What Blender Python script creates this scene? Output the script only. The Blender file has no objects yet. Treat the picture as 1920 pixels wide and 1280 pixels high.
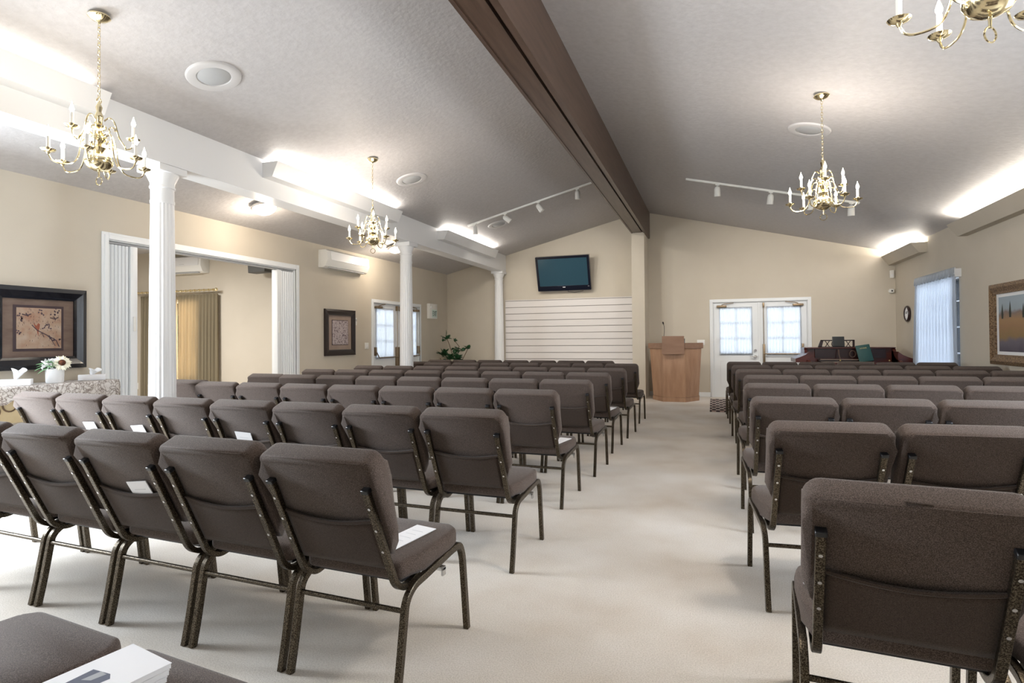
import bpy, bmesh, math, random
from mathutils import Vector, Matrix
random.seed(7)
R = math.radians; PI = math.pi
scene = bpy.context.scene
col = scene.collection

# ------------------------------------------------------------------ camera
def make_camera():
    cd = bpy.data.cameras.new('camera'); cam = bpy.data.objects.new('camera', cd); col.objects.link(cam)
    y, p, r = R(19.291), R(.740), R(-.4694)
    fw = Vector((-math.sin(y)*math.cos(p), math.cos(y)*math.cos(p), math.sin(p)))
    rt = Vector((math.cos(y), math.sin(y), 0)); up = rt.cross(fw)
    rt2 = rt*math.cos(r) + up*math.sin(r); up2 = up*math.cos(r) - rt*math.sin(r)
    m = Matrix((rt2, up2, -fw)).transposed().to_4x4(); m.translation = (0, 0, 1.27)
    cam.matrix_world = m
    cd.sensor_width = 36; cd.sensor_fit = 'HORIZONTAL'; cd.lens = 1076.95*36/1920
    cd.shift_y = -17.75/1920; cd.clip_start = .05
    scene.camera = cam
make_camera()

# ------------------------------------------------------------------ world, daylight, exposure
scene.view_settings.view_transform = 'Standard'; scene.view_settings.look = 'None'
scene.view_settings.exposure = 0.92; scene.view_settings.gamma = 1
w = bpy.data.worlds.new('sky'); scene.world = w; w.use_nodes = True
wn = w.node_tree.nodes; wl = w.node_tree.links
bg = wn['Background']; bg.inputs[0].default_value = (.88, .93, 1, 1); bg.inputs[1].default_value = 3.0

def area(name, loc, rot, sx, sy, power, color, spread=180):
    l = bpy.data.lights.new(name, 'AREA'); l.shape = 'RECTANGLE'; l.size = sx; l.size_y = sy
    l.energy = power; l.color = color; l.spread = R(spread)
    o = bpy.data.objects.new(name, l); col.objects.link(o); o.location = loc; o.rotation_euler = rot
    return o
DAY = (.80, .90, 1); WARM = (1, .90, .79); LAMP = (1, .86, .70)
# daylight entering through the two side-wall windows outside the frame
area('daylight_left_window', (-6.24, 1.7, 1.6), (0, R(-80), 0), 1.4, 1.9, 205, (.86, .93, 1))
area('daylight_right_window', (3.33, 3.6, 1.6), (0, R(76), 0), 1.4, 1.7, 62, DAY)
# cove strips (inside the open-topped troughs, shining up)
COVES_L = [(0.9, 3.25), (5.10, 7.80), (9.40, 12.0)]
for a, b in COVES_L:
    area('cove_strip', (-4.615, (a+b)/2, 3.25), (R(180), 0, 0), .12, b-a-.22, (1.8 if a < 2 else 6)*(b-a), (1, .94, .85))
COVES_R = [(5.3, 9.68), (11.26, 13.04)]
for a, b in COVES_R:
    area('cove_strip', (3.25, (a+b)/2, 2.825), (R(180), 0, 0), .14, b-a-.22, 9*(b-a), (1, .94, .84))
# the side room's own lamps and its window
area('side_room_lamp', (-8.2, 5.6, 2.85), (0, 0, 0), .9, .9, 74, (1, .98, .96))

# ------------------------------------------------------------------ materials
def mat(name, color=(.8,.8,.8), rough=.5, metal=0, **k):
    m = bpy.data.materials.new(name); m.use_nodes = True
    b = m.node_tree.nodes['Principled BSDF']
    b.inputs['Base Color'].default_value = (*color, 1); b.inputs['Roughness'].default_value = rough
    b.inputs['Metallic'].default_value = metal
    if 'emit' in k:
        b.inputs['Emission Color'].default_value = (*k['emit'], 1); b.inputs['Emission Strength'].default_value = k.get('es', 1)
    if 'spec' in k: b.inputs['Specular IOR Level'].default_value = k['spec']
    if 'sheen' in k: b.inputs['Sheen Weight'].default_value = k['sheen']
    if 'coat' in k: b.inputs['Coat Weight'].default_value = k['coat']
    return m
def N(m, t, **k):
    n = m.node_tree.nodes.new(t)
    for a, v in k.items():
        if hasattr(n, a): setattr(n, a, v)
    return n
def ramp(m, stops):
    n = N(m, 'ShaderNodeValToRGB'); e = n.color_ramp.elements
    while len(e) < len(stops): e.new(.5)
    for i, (p, c) in enumerate(stops):
        e[i].position = p; e[i].color = (*c, 1)
    return n
def coords(m, scale=(1,1,1), out='Object'):
    tc = N(m, 'ShaderNodeTexCoord'); mp = N(m, 'ShaderNodeMapping'); mp.inputs['Scale'].default_value = scale
    m.node_tree.links.new(tc.outputs[out], mp.inputs[0]); return mp
def noisy(m, scale, stops, detail=3, stretch=(1,1,1), bump=0, bscale=None, bdist=.01, rough=.6):
    """noise-driven colour and bump"""
    L = m.node_tree.links; b = m.node_tree.nodes['Principled BSDF']; mp = coords(m, stretch)
    n = N(m, 'ShaderNodeTexNoise'); n.inputs['Scale'].default_value = scale; n.inputs['Detail'].default_value = detail
    n.inputs['Roughness'].default_value = rough
    L.new(mp.outputs[0], n.inputs['Vector'])
    if stops:
        r = ramp(m, stops); L.new(n.outputs[0], r.inputs[0]); L.new(r.outputs[0], b.inputs['Base Color'])
    if bump:
        n2 = n
        if bscale:
            n2 = N(m, 'ShaderNodeTexNoise'); n2.inputs['Scale'].default_value = bscale; n2.inputs['Detail'].default_value = detail
            L.new(mp.outputs[0], n2.inputs['Vector'])
        bp = N(m, 'ShaderNodeBump'); bp.inputs['Strength'].default_value = bump; bp.inputs['Distance'].default_value = bdist
        L.new(n2.outputs[0], bp.inputs['Height']); L.new(bp.outputs[0], b.inputs['Normal'])
    return m

M = {}
M['wall'] = noisy(mat('wall_paint', rough=.85, spec=.2), 1.5, [(.3,(.56,.51,.425)),(.7,(.59,.54,.455))], bump=.12, bscale=160, bdist=.003)
M['ceil'] = mat('ceiling_knockdown', rough=.55, spec=.35)
noisy(M['ceil'], 18, [(.3,(.47,.455,.455)),(.7,(.53,.515,.515))], detail=4, bump=.32, bscale=26, bdist=.012)
M['carpet'] = mat('carpet', rough=.95, spec=.1, sheen=.2)
def carpet(m):
    L = m.node_tree.links; b = m.node_tree.nodes['Principled BSDF']; mp = coords(m)
    a = N(m,'ShaderNodeTexNoise'); a.inputs['Scale'].default_value = 1.7; a.inputs['Detail'].default_value = 8
    f = N(m,'ShaderNodeTexNoise'); f.inputs['Scale'].default_value = 170; f.inputs['Detail'].default_value = 2
    for n in (a, f): L.new(mp.outputs[0], n.inputs['Vector'])
    r = ramp(m, [(.30,(.68,.61,.53)),(.5,(.77,.72,.655)),(.70,(.83,.795,.75))]); L.new(a.outputs[0], r.inputs[0])
    r2 = ramp(m, [(.35,(.80,.79,.77)),(.62,(1.0,1.0,1.0))]); L.new(f.outputs[0], r2.inputs[0])
    x = N(m,'ShaderNodeMixRGB'); x.blend_type = 'MULTIPLY'; x.inputs[0].default_value = 1
    L.new(r.outputs[0], x.inputs[1]); L.new(r2.outputs[0], x.inputs[2]); L.new(x.outputs[0], b.inputs['Base Color'])
    f2 = N(m,'ShaderNodeTexNoise'); f2.inputs['Scale'].default_value = 330; f2.inputs['Detail'].default_value = 3
    L.new(mp.outputs[0], f2.inputs['Vector'])
    bp = N(m,'ShaderNodeBump'); bp.inputs['Strength'].default_value = .5; bp.inputs['Distance'].default_value = .005
    L.new(f2.outputs[0], bp.inputs['Height']); L.new(bp.outputs[0], b.inputs['Normal'])
carpet(M['carpet'])
M['white'] = mat('white_paint', (.80,.81,.82), .38)
M['trim'] = mat('white_trim', (.78,.81,.83), .4)
M['plastic'] = mat('white_plastic', (.80,.80,.77), .35)
M['speaker'] = mat('speaker_ring', (.56,.55,.55), .5)
M['greyplastic'] = mat('grey_grille', (.42,.43,.44), .6)
M['beam'] = noisy(mat('stained_beam', rough=.36), 3.0, [(.25,(.045,.026,.018)),(.5,(.078,.047,.033)),(.75,(.105,.066,.048))], detail=5, stretch=(7,.55,7), bump=.15, bdist=.002)
M['brass'] = mat('polished_brass', (.88,.77,.50), .13, 1)
M['brassdull'] = mat('dull_brass', (.27,.205,.135), .42, .9)
M['candle'] = mat('candle_sleeve', (.85,.84,.80), .4)
M['bulb'] = mat('lit_bulb', (1,1,1), .3, emit=(1,.84,.62), es=16)
M['domeglass'] = mat('lit_dome_glass', (.95,.9,.8), .3, emit=(1,.82,.62), es=1.1)
M['fabric'] = mat('brown_tweed', rough=.92, spec=.12, sheen=.16)
noisy(M['fabric'], 420, [(.36,(.040,.029,.024)),(.5,(.082,.060,.050)),(.64,(.150,.116,.100))], detail=2, bump=.5, bscale=420, bdist=.002)
M['pocket'] = mat('brown_pocket_cloth', rough=.92, spec=.12, sheen=.12)
noisy(M['pocket'], 420, [(.34,(.033,.023,.018)),(.5,(.058,.042,.034)),(.68,(.092,.068,.057))], detail=2, bump=.5, bscale=420, bdist=.002)
M['frame'] = mat('hammered_bronze', rough=.30, metal=.85)
noisy(M['frame'], 260, [(.44,(.030,.022,.014)),(.60,(.17,.14,.10))], detail=2, bump=.5, bscale=260, bdist=.002)
M['black'] = mat('black_cap', (.012,.013,.016), .35)
M['steel'] = mat('steel', (.62,.62,.62), .25, 1)
M['paper'] = mat('white_paper', (.86,.87,.90), .7)
M['ink'] = mat('grey_ink', (.30,.31,.34), .7)
M['photo_blue'] = mat('printed_photo_blue', (.06,.08,.14), .4)
M['oak'] = noisy(mat('oak_veneer', rough=.45), 2.2, [(.3,(.36,.20,.12)),(.55,(.44,.265,.165)),(.8,(.50,.32,.205))], detail=4, stretch=(5,5,.9), bump=.05, bdist=.001)
M['oak2'] = noisy(mat('oak_trim', rough=.45), 2.2, [(.3,(.27,.155,.10)),(.8,(.35,.215,.145))], detail=4, stretch=(1,5,6))
M['tvblack'] = mat('tv_bezel', (.008,.010,.020), .2, spec=.6)
M['tvscreen'] = mat('tv_screen', (.030,.075,.105), .12, spec=.8)
M['mahog'] = noisy(mat('mahogany', rough=.28), 3, [(.3,(.040,.008,.006)),(.7,(.085,.018,.012))], detail=4, stretch=(1,6,6))
M['mahogdark'] = mat('dark_mahogany', (.018,.006,.006), .3)
M['green'] = mat('green_cloth_cover', (.004,.050,.046), .6)
M['gold'] = mat('gold_foil', (.55,.45,.2), .4, .6)
M['frameblack'] = mat('black_picture_frame', (.006,.007,.012), .18, coat=.4)
M['framebrown'] = mat('dark_brown_frame', (.018,.011,.010), .3)
M['matbrown'] = noisy(mat('taupe_mat_board', rough=.8), 4, [(.3,(.125,.082,.066)),(.7,(.20,.145,.115))], detail=4, stretch=(1,1,3))
M['mattan'] = noisy(mat('tan_mat_board', rough=.8), 4, [(.3,(.27,.20,.16)),(.7,(.35,.27,.22))], detail=4)
M['matdark'] = mat('dark_inner_mat', (.05,.03,.035), .7)
M['art'] = noisy(mat('peach_print', rough=.75), 9, [(.3,(.30,.15,.095)),(.5,(.36,.25,.18)),(.72,(.42,.33,.26))], detail=6)
M['art2'] = noisy(mat('grey_print', rough=.75), 38, [(.36,(.13,.09,.10)),(.48,(.40,.34,.34)),(.62,(.50,.43,.43))], detail=6)
M['twig'] = mat('printed_twig', (.07,.045,.06), .8)
M['birdred'] = mat('printed_bird', (.26,.075,.04), .8)
M['drape'] = mat('gold_drape', rough=.75)
M['outside'] = mat('outside_ground', (.3,.32,.28), 1)
def glassy():
    m = bpy.data.materials.new('window_glass'); m.use_nodes = True; t = m.node_tree; t.nodes.clear()
    o = t.nodes.new('ShaderNodeOutputMaterial'); g = t.nodes.new('ShaderNodeBsdfGlossy'); g.inputs['Roughness'].default_value = .02
    tr = t.nodes.new('ShaderNodeBsdfTransparent'); mx = t.nodes.new('ShaderNodeMixShader'); f = t.nodes.new('ShaderNodeFresnel'); f.inputs[0].default_value = 1.45
    t.links.new(f.outputs[0], mx.inputs[0]); t.links.new(tr.outputs[0], mx.inputs[1]); t.links.new(g.outputs[0], mx.inputs[2]); t.links.new(mx.outputs[0], o.inputs[0])
    return m
M['glass'] = glassy()
def sheer(name, c, trans, dens, fac=.5):
    m = bpy.data.materials.new(name); m.use_nodes = True; t = m.node_tree; t.nodes.clear()
    o = t.nodes.new('ShaderNodeOutputMaterial'); d = t.nodes.new('ShaderNodeBsdfDiffuse'); d.inputs[0].default_value = (*c, 1)
    tl = t.nodes.new('ShaderNodeBsdfTranslucent'); tl.inputs[0].default_value = (*trans, 1)
    a = t.nodes.new('ShaderNodeMixShader'); a.inputs[0].default_value = fac
    tp = t.nodes.new('ShaderNodeBsdfTransparent'); b = t.nodes.new('ShaderNodeMixShader'); b.inputs[0].default_value = dens
    t.links.new(d.outputs[0], a.inputs[1]); t.links.new(tl.outputs[0], a.inputs[2])
    t.links.new(tp.outputs[0], b.inputs[1]); t.links.new(a.outputs[0], b.inputs[2]); t.links.new(b.outputs[0], o.inputs[0])
    return m
M['sheer'] = sheer('white_sheer', (.85,.87,.9), (.72,.76,.80), .93, .72)
M['sheerblue'] = sheer('white_sheer_heavy', (.80,.84,.90), (.70,.75,.81), .97, .72)
M['drape'] = sheer('gold_drape', (.42,.36,.25), (.40,.34,.25), 1.0)
def lace(m):
    L = m.node_tree.links; b = m.node_tree.nodes['Principled BSDF']; mp = coords(m)
    n = N(m,'ShaderNodeTexNoise'); n.inputs['Scale'].default_value = 9; n.inputs['Detail'].default_value = 2
    L.new(mp.outputs[0], n.inputs['Vector'])
    v = N(m,'ShaderNodeTexVoronoi'); v.feature = 'DISTANCE_TO_EDGE'; v.inputs['Scale'].default_value = 15
    ad = N(m,'ShaderNodeMixRGB'); ad.blend_type = 'ADD'; ad.inputs[0].default_value = .35
    L.new(mp.outputs[0], ad.inputs[1]); L.new(n.outputs[1], ad.inputs[2]); L.new(ad.outputs[0], v.inputs['Vector'])
    r = ramp(m, [(.0,(.20,.165,.15)),(.035,(.27,.23,.21)),(.085,(.53,.50,.47)),(.3,(.64,.61,.59))]); L.new(v.outputs[0], r.inputs[0])
    L.new(r.outputs[0], b.inputs['Base Color'])
M['lace'] = mat('lace_cloth', rough=.9); lace(M['lace'])
def landscape(m):
    L = m.node_tree.links; b = m.node_tree.nodes['Principled BSDF']
    tc = N(m,'ShaderNodeTexCoord'); sp = N(m,'ShaderNodeSeparateXYZ'); L.new(tc.outputs['Generated'], sp.inputs[0])
    n = N(m,'ShaderNodeTexNoise'); n.inputs['Scale'].default_value = 5; n.inputs['Detail'].default_value = 5
    mp = N(m,'ShaderNodeMapping'); mp.inputs['Scale'].default_value = (1,3,.8); L.new(tc.outputs['Generated'], mp.inputs[0]); L.new(mp.outputs[0], n.inputs['Vector'])
    ma = N(m,'ShaderNodeMath'); ma.operation = 'MULTIPLY_ADD'; ma.inputs[1].default_value = .22; L.new(n.outputs[0], ma.inputs[0]); L.new(sp.outputs['Z'], ma.inputs[2])
    r = ramp(m, [(.10,(.07,.06,.08)),(.30,(.14,.12,.15)),(.38,(.25,.16,.06)),(.55,(.30,.17,.08)),(.68,(.34,.20,.09)),(.80,(.20,.15,.13)),(.86,(.30,.36,.40)),(1,(.33,.40,.45))])
    L.new(ma.outputs[0], r.inputs[0]); L.new(r.outputs[0], b.inputs['Base Color'])
M['landscape'] = mat('landscape_painting', rough=.6); landscape(M['landscape'])
M['giltwood'] = noisy(mat('antique_gilt_wood', rough=.45, metal=.3), 60, [(.4,(.10,.055,.028)),(.6,(.30,.20,.11))], detail=3, bump=.8, bdist=.006)
M['cypress'] = mat('painted_cypress', (.035,.04,.03), .8)
M['leaf'] = noisy(mat('leaf_green', rough=.35), 6, [(.3,(.010,.050,.018)),(.7,(.025,.10,.035))])
M['leafpale'] = mat('pale_leaf', (.20,.42,.20), .6)
M['petal'] = mat('cream_petal', (.85,.82,.66), .6)
M['seedhead'] = noisy(mat('sunflower_centre', rough=.9), 60, [(.4,(.03,.008,.004)),(.6,(.12,.035,.01))])
M['stem'] = mat('stem_brown', (.10,.06,.03), .7)
M['pot'] = mat('clay_pot', (.20,.13,.09), .7)
M['tablewood'] = noisy(mat('painted_console', rough=.5), 5, [(.35,(.40,.31,.17)),(.7,(.50,.40,.24))])
M['tablered'] = mat('console_dark_wood', (.14,.035,.02), .4)
M['rug'] = mat('striped_mat', rough=.95)
def stripes(m):
    L = m.node_tree.links; b = m.node_tree.nodes['Principled BSDF']; mp = coords(m)
    v = N(m,'ShaderNodeTexBrick'); v.inputs['Scale'].default_value = 1; v.inputs['Brick Width'].default_value = .13; v.inputs['Row Height'].default_value = .20
    v.inputs['Mortar Size'].default_value = .035; v.inputs['Mortar Smooth'].default_value = .3; v.inputs['Color1'].default_value = (.55,.50,.45,1); v.inputs['Color2'].default_value = (.40,.28,.24,1); v.inputs['Mortar'].default_value = (.05,.035,.035,1)
    L.new(mp.outputs[0], v.inputs['Vector']); L.new(v.outputs[0], b.inputs['Base Color'])
stripes(M['rug'])
M['slat'] = mat('slatwall_laminate', (.70,.67,.65), .45)
M['groove'] = mat('slatwall_groove', (.34,.31,.30), .6)
M['exitgreen'] = mat('exit_legend', (.10,.16,.15), .4)
M['exitface'] = mat('exit_face', (.62,.74,.70), .4)
M['keys'] = mat('organ_keys', (.16,.12,.09), .3)

# ------------------------------------------------------------------ mesh helpers
class MB:
    def __init__(s): s.bm = bmesh.new(); s.mi = 0
    def _new(s, vs, fs):
        v = [s.bm.verts.new(p) for p in vs]; out = []
        for f in fs:
            try: q = s.bm.faces.new([v[i] for i in f]); q.material_index = s.mi; out.append(q)
            except ValueError: pass
        return v, out
    def box(s, x0, x1, y0, y1, z0, z1, bev=0, seg=2, m=None):
        vs = [(x,y,z) for x in (x0,x1) for y in (y0,y1) for z in (z0,z1)]
        if m is not None: vs = [tuple(m @ Vector(v)) for v in vs]
        v, f = s._new(vs, [(0,1,3,2),(4,6,7,5),(0,4,5,1),(2,3,7,6),(0,2,6,4),(1,5,7,3)])
        if bev:
            e = {e for q in f for e in q.edges}
            bmesh.ops.bevel(s.bm, geom=list(e), offset=bev, segments=seg, profile=.5, affect='EDGES')
        return s
    def cyl(s, p0, p1, r0, r1=None, n=16, caps=True):
        r1 = r0 if r1 is None else r1
        p0, p1 = Vector(p0), Vector(p1); d = (p1-p0).normalized()
        a = d.orthogonal().normalized(); b = d.cross(a)
        vs = []
        for p, r in ((p0, r0), (p1, r1)):
            for i in range(n):
                t = 2*PI*i/n; vs.append(p + a*(r*math.cos(t)) + b*(r*math.sin(t)))
        fs = [(i, (i+1) % n, n+(i+1) % n, n+i) for i in range(n)]
        if caps: fs += [tuple(range(n-1,-1,-1)), tuple(range(n,2*n))]
        s._new(vs, fs); return s
    def tube(s, pts, r, n=10, closed=False, sq=None):
        """swept tube; sq=(w,h) gives a rounded rectangular section"""
        pts = [Vector(p) for p in pts]; m = len(pts); rings = []; ref = None
        rr = r if isinstance(r, (list, tuple)) else [r]*m
        for i, p in enumerate(pts):
            if closed: t = (pts[(i+1) % m]-pts[i-1]).normalized()
            else: t = (pts[min(i+1,m-1)]-pts[max(i-1,0)]).normalized()
            if ref is None: ref = Vector((1,0,0)) if (sq or abs(t.x) < .9) else Vector((0,0,1))
            a = (ref - t*ref.dot(t)).normalized(); ref = a; b = t.cross(a)
            if sq:
                w2, h2 = sq[0]/2, sq[1]/2; c = min(w2,h2)*.28
                sec = [(w2,-h2+c),(w2,h2-c),(w2-c*.6,h2-c*.0),(-w2+c*.6,h2),(-w2,h2-c),(-w2,-h2+c),(-w2+c*.6,-h2),(w2-c*.6,-h2)]
                rings.append([p+a*u+b*v for u, v in sec])
            else:
                rings.append([p+a*(rr[i]*math.cos(2*PI*k/n))+b*(rr[i]*math.sin(2*PI*k/n)) for k in range(n)])
        k = len(rings[0]); vs = [v for q in rings for v in q]; fs = []
        for i in range(m if closed else m-1):
            j = (i+1) % m
            fs += [(i*k+q, i*k+(q+1) % k, j*k+(q+1) % k, j*k+q) for q in range(k)]
        if not closed: fs += [tuple(range(k-1,-1,-1)), tuple(range((m-1)*k, m*k))]
        s._new(vs, fs); return s
    def lathe(s, prof, c=(0,0,0), n=24, flute=0, nf=20):
        """profile of (r,z) turned about z"""
        vs = []; c = Vector(c)
        for r, z in prof:
            for i in range(n):
                t = 2*PI*i/n; rr = r
                if flute and 0 < flute: rr = r*(1-flute*(.5-.5*math.cos(nf*t)))
                vs.append(c+Vector((rr*math.cos(t), rr*math.sin(t), z)))
        fs = []
        for j in range(len(prof)-1):
            fs += [(j*n+i, j*n+(i+1) % n, (j+1)*n+(i+1) % n, (j+1)*n+i) for i in range(n)]
        fs += [tuple(range(n-1,-1,-1)), tuple(range((len(prof)-1)*n, len(prof)*n))]
        s._new(vs, fs); return s
    def prism(s, poly, axis, a, b, bev=0, seg=2):
        """polygon (2D) extruded along an axis from a to b. axis x: (y,z); y: (x,z); z: (x,y)"""
        def P(u, v, t): return {'x': (t,u,v), 'y': (u,t,v), 'z': (u,v,t)}[axis]
        n = len(poly); vs = [P(u,v,a) for u,v in poly]+[P(u,v,b) for u,v in poly]
        v, f = s._new(vs, [tuple(range(n)), tuple(range(2*n-1,n-1,-1))]+[(i,i+n,(i+1)%n+n,(i+1)%n) for i in range(n)])
        if bev:
            e = {e for q in f[:2] for e in q.edges}
            bmesh.ops.bevel(s.bm, geom=list(e), offset=bev, segments=seg, profile=.5, affect='EDGES')
        return s
    def grid(s, f, nu, nv):
        vs = [f(i/nu, j/nv) for j in range(nv+1) for i in range(nu+1)]
        s._new(vs, [(j*(nu+1)+i, j*(nu+1)+i+1, (j+1)*(nu+1)+i+1, (j+1)*(nu+1)+i) for j in range(nv) for i in range(nu)]); return s
    def sphere(s, c, r, sc=(1,1,1), n=12):
        m = Matrix.Translation(c) @ Matrix.Diagonal((*sc,1)); q = bmesh.ops.create_uvsphere(s.bm, u_segments=n, v_segments=max(6,n//2+2), radius=r, matrix=m)
        for v in q['verts']:
            for f in v.link_faces: f.material_index = s.mi
        return s
    def ring(s, c, Rr, r, nrm='y', n=20, k=6):
        pts = []
        for i in range(n):
            t = 2*PI*i/n; u, v = Rr*math.cos(t), Rr*math.sin(t)
            pts.append(Vector(c)+Vector({'y':(u,0,v),'x':(0,u,v),'z':(u,v,0)}[nrm]))
        return s.tube(pts, r, k, closed=True)
    def build(s, name, m, parent=None, smooth=True, angle=40, solid=0, **kw):
        bm = s.bm; bmesh.ops.recalc_face_normals(bm, faces=bm.faces)
        me = bpy.data.meshes.new(name); bm.to_mesh(me); bm.free()
        for q in (m if isinstance(m, (list, tuple)) else [m]): me.materials.append(q)
        if smooth:
            me.shade_smooth(); me.set_sharp_from_angle(angle=R(angle))
        o = bpy.data.objects.new(name, me); col.objects.link(o)
        if parent is not None: o.parent = parent
        if solid:
            md = o.modifiers.new('thickness', 'SOLIDIFY'); md.thickness = solid; md.offset = 0
        for k, v in kw.items(): o[k] = v
        return o
def arc(c, r, a0, a1, n, plane='yz', x=0):
    out = []
    for i in range(n+1):
        t = R(a0+(a1-a0)*i/n); out.append((c[0]+r*math.cos(t), c[1]+r*math.sin(t)))
    return out
def thing(name, label, cat, loc=(0,0,0), rz=0, group=None):
    o = bpy.data.objects.new(name, None); col.objects.link(o); o.location = loc; o.rotation_euler = (0,0,rz)
    o.empty_display_size = .1; o['label'] = label; o['category'] = cat
    if group: o['group'] = group
    return o
def tag(o, label, cat, group=None):
    o['label'] = label; o['category'] = cat
    if group: o['group'] = group
    return o
def copy_tree(o, parent=None):
    c = o.copy(); col.objects.link(c)
    if parent is not None: c.parent = parent
    for ch in list(o.children): copy_tree(ch, c)
    return c
def struct(o): o['kind'] = 'structure'; return o
def text(body, size, loc, rot, m, parent, name, extrude=.001):
    cu = bpy.data.curves.new(name, 'FONT'); cu.body = body; cu.size = size; cu.align_x = 'CENTER'; cu.align_y = 'CENTER'; cu.extrude = extrude
    o = bpy.data.objects.new(name, cu); col.objects.link(o); o.location = loc; o.rotation_euler = rot; cu.materials.append(m)
    bpy.context.view_layer.update(); dg = bpy.context.evaluated_depsgraph_get(); me = bpy.data.meshes.new_from_object(o.evaluated_get(dg))
    bpy.data.objects.remove(o); o = bpy.data.objects.new(name, me); col.objects.link(o); o.location = loc; o.rotation_euler = rot
    if parent is not None: o.parent = parent
    return o

# ------------------------------------------------------------------ the room
LW, RW, BW, FW = -6.293, 3.376, 13.066, -3.2
RX = -1.47
zL = lambda x: 2.909+.247*(x-LW)
zR = lambda x: 4.10-.245*(x-RX)
T = .14
struct(MB().box(LW-T, RW+T, FW-T, BW+T, -.12, 0).build('floor', M['carpet'], smooth=False))
b = MB(); b.prism([(LW-T, zL(LW-T)), (RX, zL(RX)), (RX, zL(RX)+.15), (LW-T, zL(LW-T)+.15)], 'y', FW-T, BW+T); struct(b.build('ceiling', M['ceil'], smooth=False))
b = MB(); b.prism([(RX, zR(RX)), (RW+T, zR(RW+T)), (RW+T, zR(RW+T)+.15), (RX, zR(RX)+.15)], 'y', FW-T, BW+T); struct(b.build('ceiling', M['ceil'], smooth=False))

def wall_side(name, x0, x1, ztop, holes):
    """wall parallel to Y with rectangular holes (y0,y1,z0,z1)"""
    b = MB(); ys = sorted({FW-T, BW+T, *[h[0] for h in holes], *[h[1] for h in holes]})
    for a, c in zip(ys, ys[1:]):
        hs = [h for h in holes if h[0] <= a+1e-6 and h[1] >= c-1e-6]
        if not hs: b.box(x0, x1, a, c, 0, ztop)
        else:
            h = hs[0]
            if h[2] > 0: b.box(x0, x1, a, c, 0, h[2])
            b.box(x0, x1, a, c, h[3], ztop)
    bmesh.ops.remove_doubles(b.bm, verts=b.bm.verts, dist=1e-5)
    return struct(b.build(name, M['wall'], smooth=False))
OP = (4.50, 7.52, 0, 2.415)      # folding-door opening
LD = (9.733, 11.62, 0, 2.02)     # left double door
wall_side('wall_left', LW-T, LW, 2.93, [OP, LD, (.75, 2.65, .85, 2.35)])
RWIN = (10.0, 11.62, .62, 2.18)
wall_side('wall_right', RW, RW+T, 2.93, [RWIN, (2.75, 4.45, .85, 2.35)])
def wall_end(name, y0, y1, holes):
    """gable wall parallel to X with rectangular holes (x0,x1,z0,z1)"""
    b = MB(); xs = sorted({LW, RW, RX, *[h[0] for h in holes], *[h[1] for h in holes]})
    zt = lambda x: zL(x) if x <= RX else zR(x)
    for a, c in zip(xs, xs[1:]):
        hs = [h for h in holes if h[0] <= a+1e-6 and h[1] >= c-1e-6]
        z0 = 0
        if hs:
            if hs[0][2] > 0: b.box(a, c, y0, y1, 0, hs[0][2])
            z0 = hs[0][3]
        b.prism([(a, z0), (c, z0), (c, zt(c)+.02), (a, zt(a)+.02)], 'y', y0, y1)
    return struct(b.build(name, M['wall'], smooth=False))
BD = (0.0, 1.83, 0, 2.025)
wall_end('wall_back', BW, BW+T, [BD])
wall_end('wall_front', FW-T, FW, [])
struct(MB().box(-1.61, -1.345, 12.29, BW, 0, 3.51).build('wall_pilaster', M['wall'], smooth=False))

# windows outside the frame
def frame_x(b, x, y0, y1, z0, z1, w, d):   # frame standing in a wall parallel to Y
    b.box(x-d/2,x+d/2,y0,y0+w,z0,z1).box(x-d/2,x+d/2,y1-w,y1,z0,z1).box(x-d/2,x+d/2,y0+w,y1-w,z0,z0+w).box(x-d/2,x+d/2,y0+w,y1-w,z1-w,z1)
def frame_y(b, y, x0, x1, z0, z1, w, d):
    b.box(x0,x0+w,y-d/2,y+d/2,z0,z1).box(x1-w,x1,y-d/2,y+d/2,z0,z1).box(x0+w,x1-w,y-d/2,y+d/2,z0,z0+w).box(x0+w,x1-w,y-d/2,y+d/2,z1-w,z1)
for i, (kind, p, a, c, z0, z1) in enumerate([('x', LW-.09, .75, 2.65, .85, 2.35), ('x', RW+.09, 2.75, 4.45, .85, 2.35)]):
    b = MB(); (frame_x if kind == 'x' else frame_y)(b, p, a, c, z0, z1, .06, .06)
    mid = (a+c)/2
    if kind == 'x': b.box(p-.03,p+.03,mid-.03,mid+.03,z0+.06,z1-.06)
    else: b.box(mid-.03,mid+.03,p-.03,p+.03,z0+.06,z1-.06)
    o = struct(b.build('window_%d' % (i+2), M['trim'], smooth=False))
    g = MB()
    if kind == 'x': g.box(p-.004,p+.004,a+.05,c-.05,z0+.05,z1-.05)
    else: g.box(a+.05,c-.05,p-.004,p+.004,z0+.05,z1-.05)
    g.build('pane', M['glass'], o, smooth=False)

# baseboards
def baseboard(name, x0, x1, y0, y1):
    struct(MB().box(x0, x1, y0, y1, 0, .10, bev=.004, seg=1).build(name, M['trim'], smooth=False))
for a, c in ((FW, 4.43), (7.61, 9.65), (11.70, BW)): baseboard('baseboard_left', LW, LW+.014, a, c)
baseboard('baseboard_right', RW-.014, RW, FW, BW)
for a, c in ((LW+.014, -1.61), (-1.345, -.05), (1.89, RW-.014)): baseboard('baseboard_back', a, c, BW-.014, BW)
baseboard('baseboard_front', LW+.014, RW-.014, FW, FW+.014)

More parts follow.
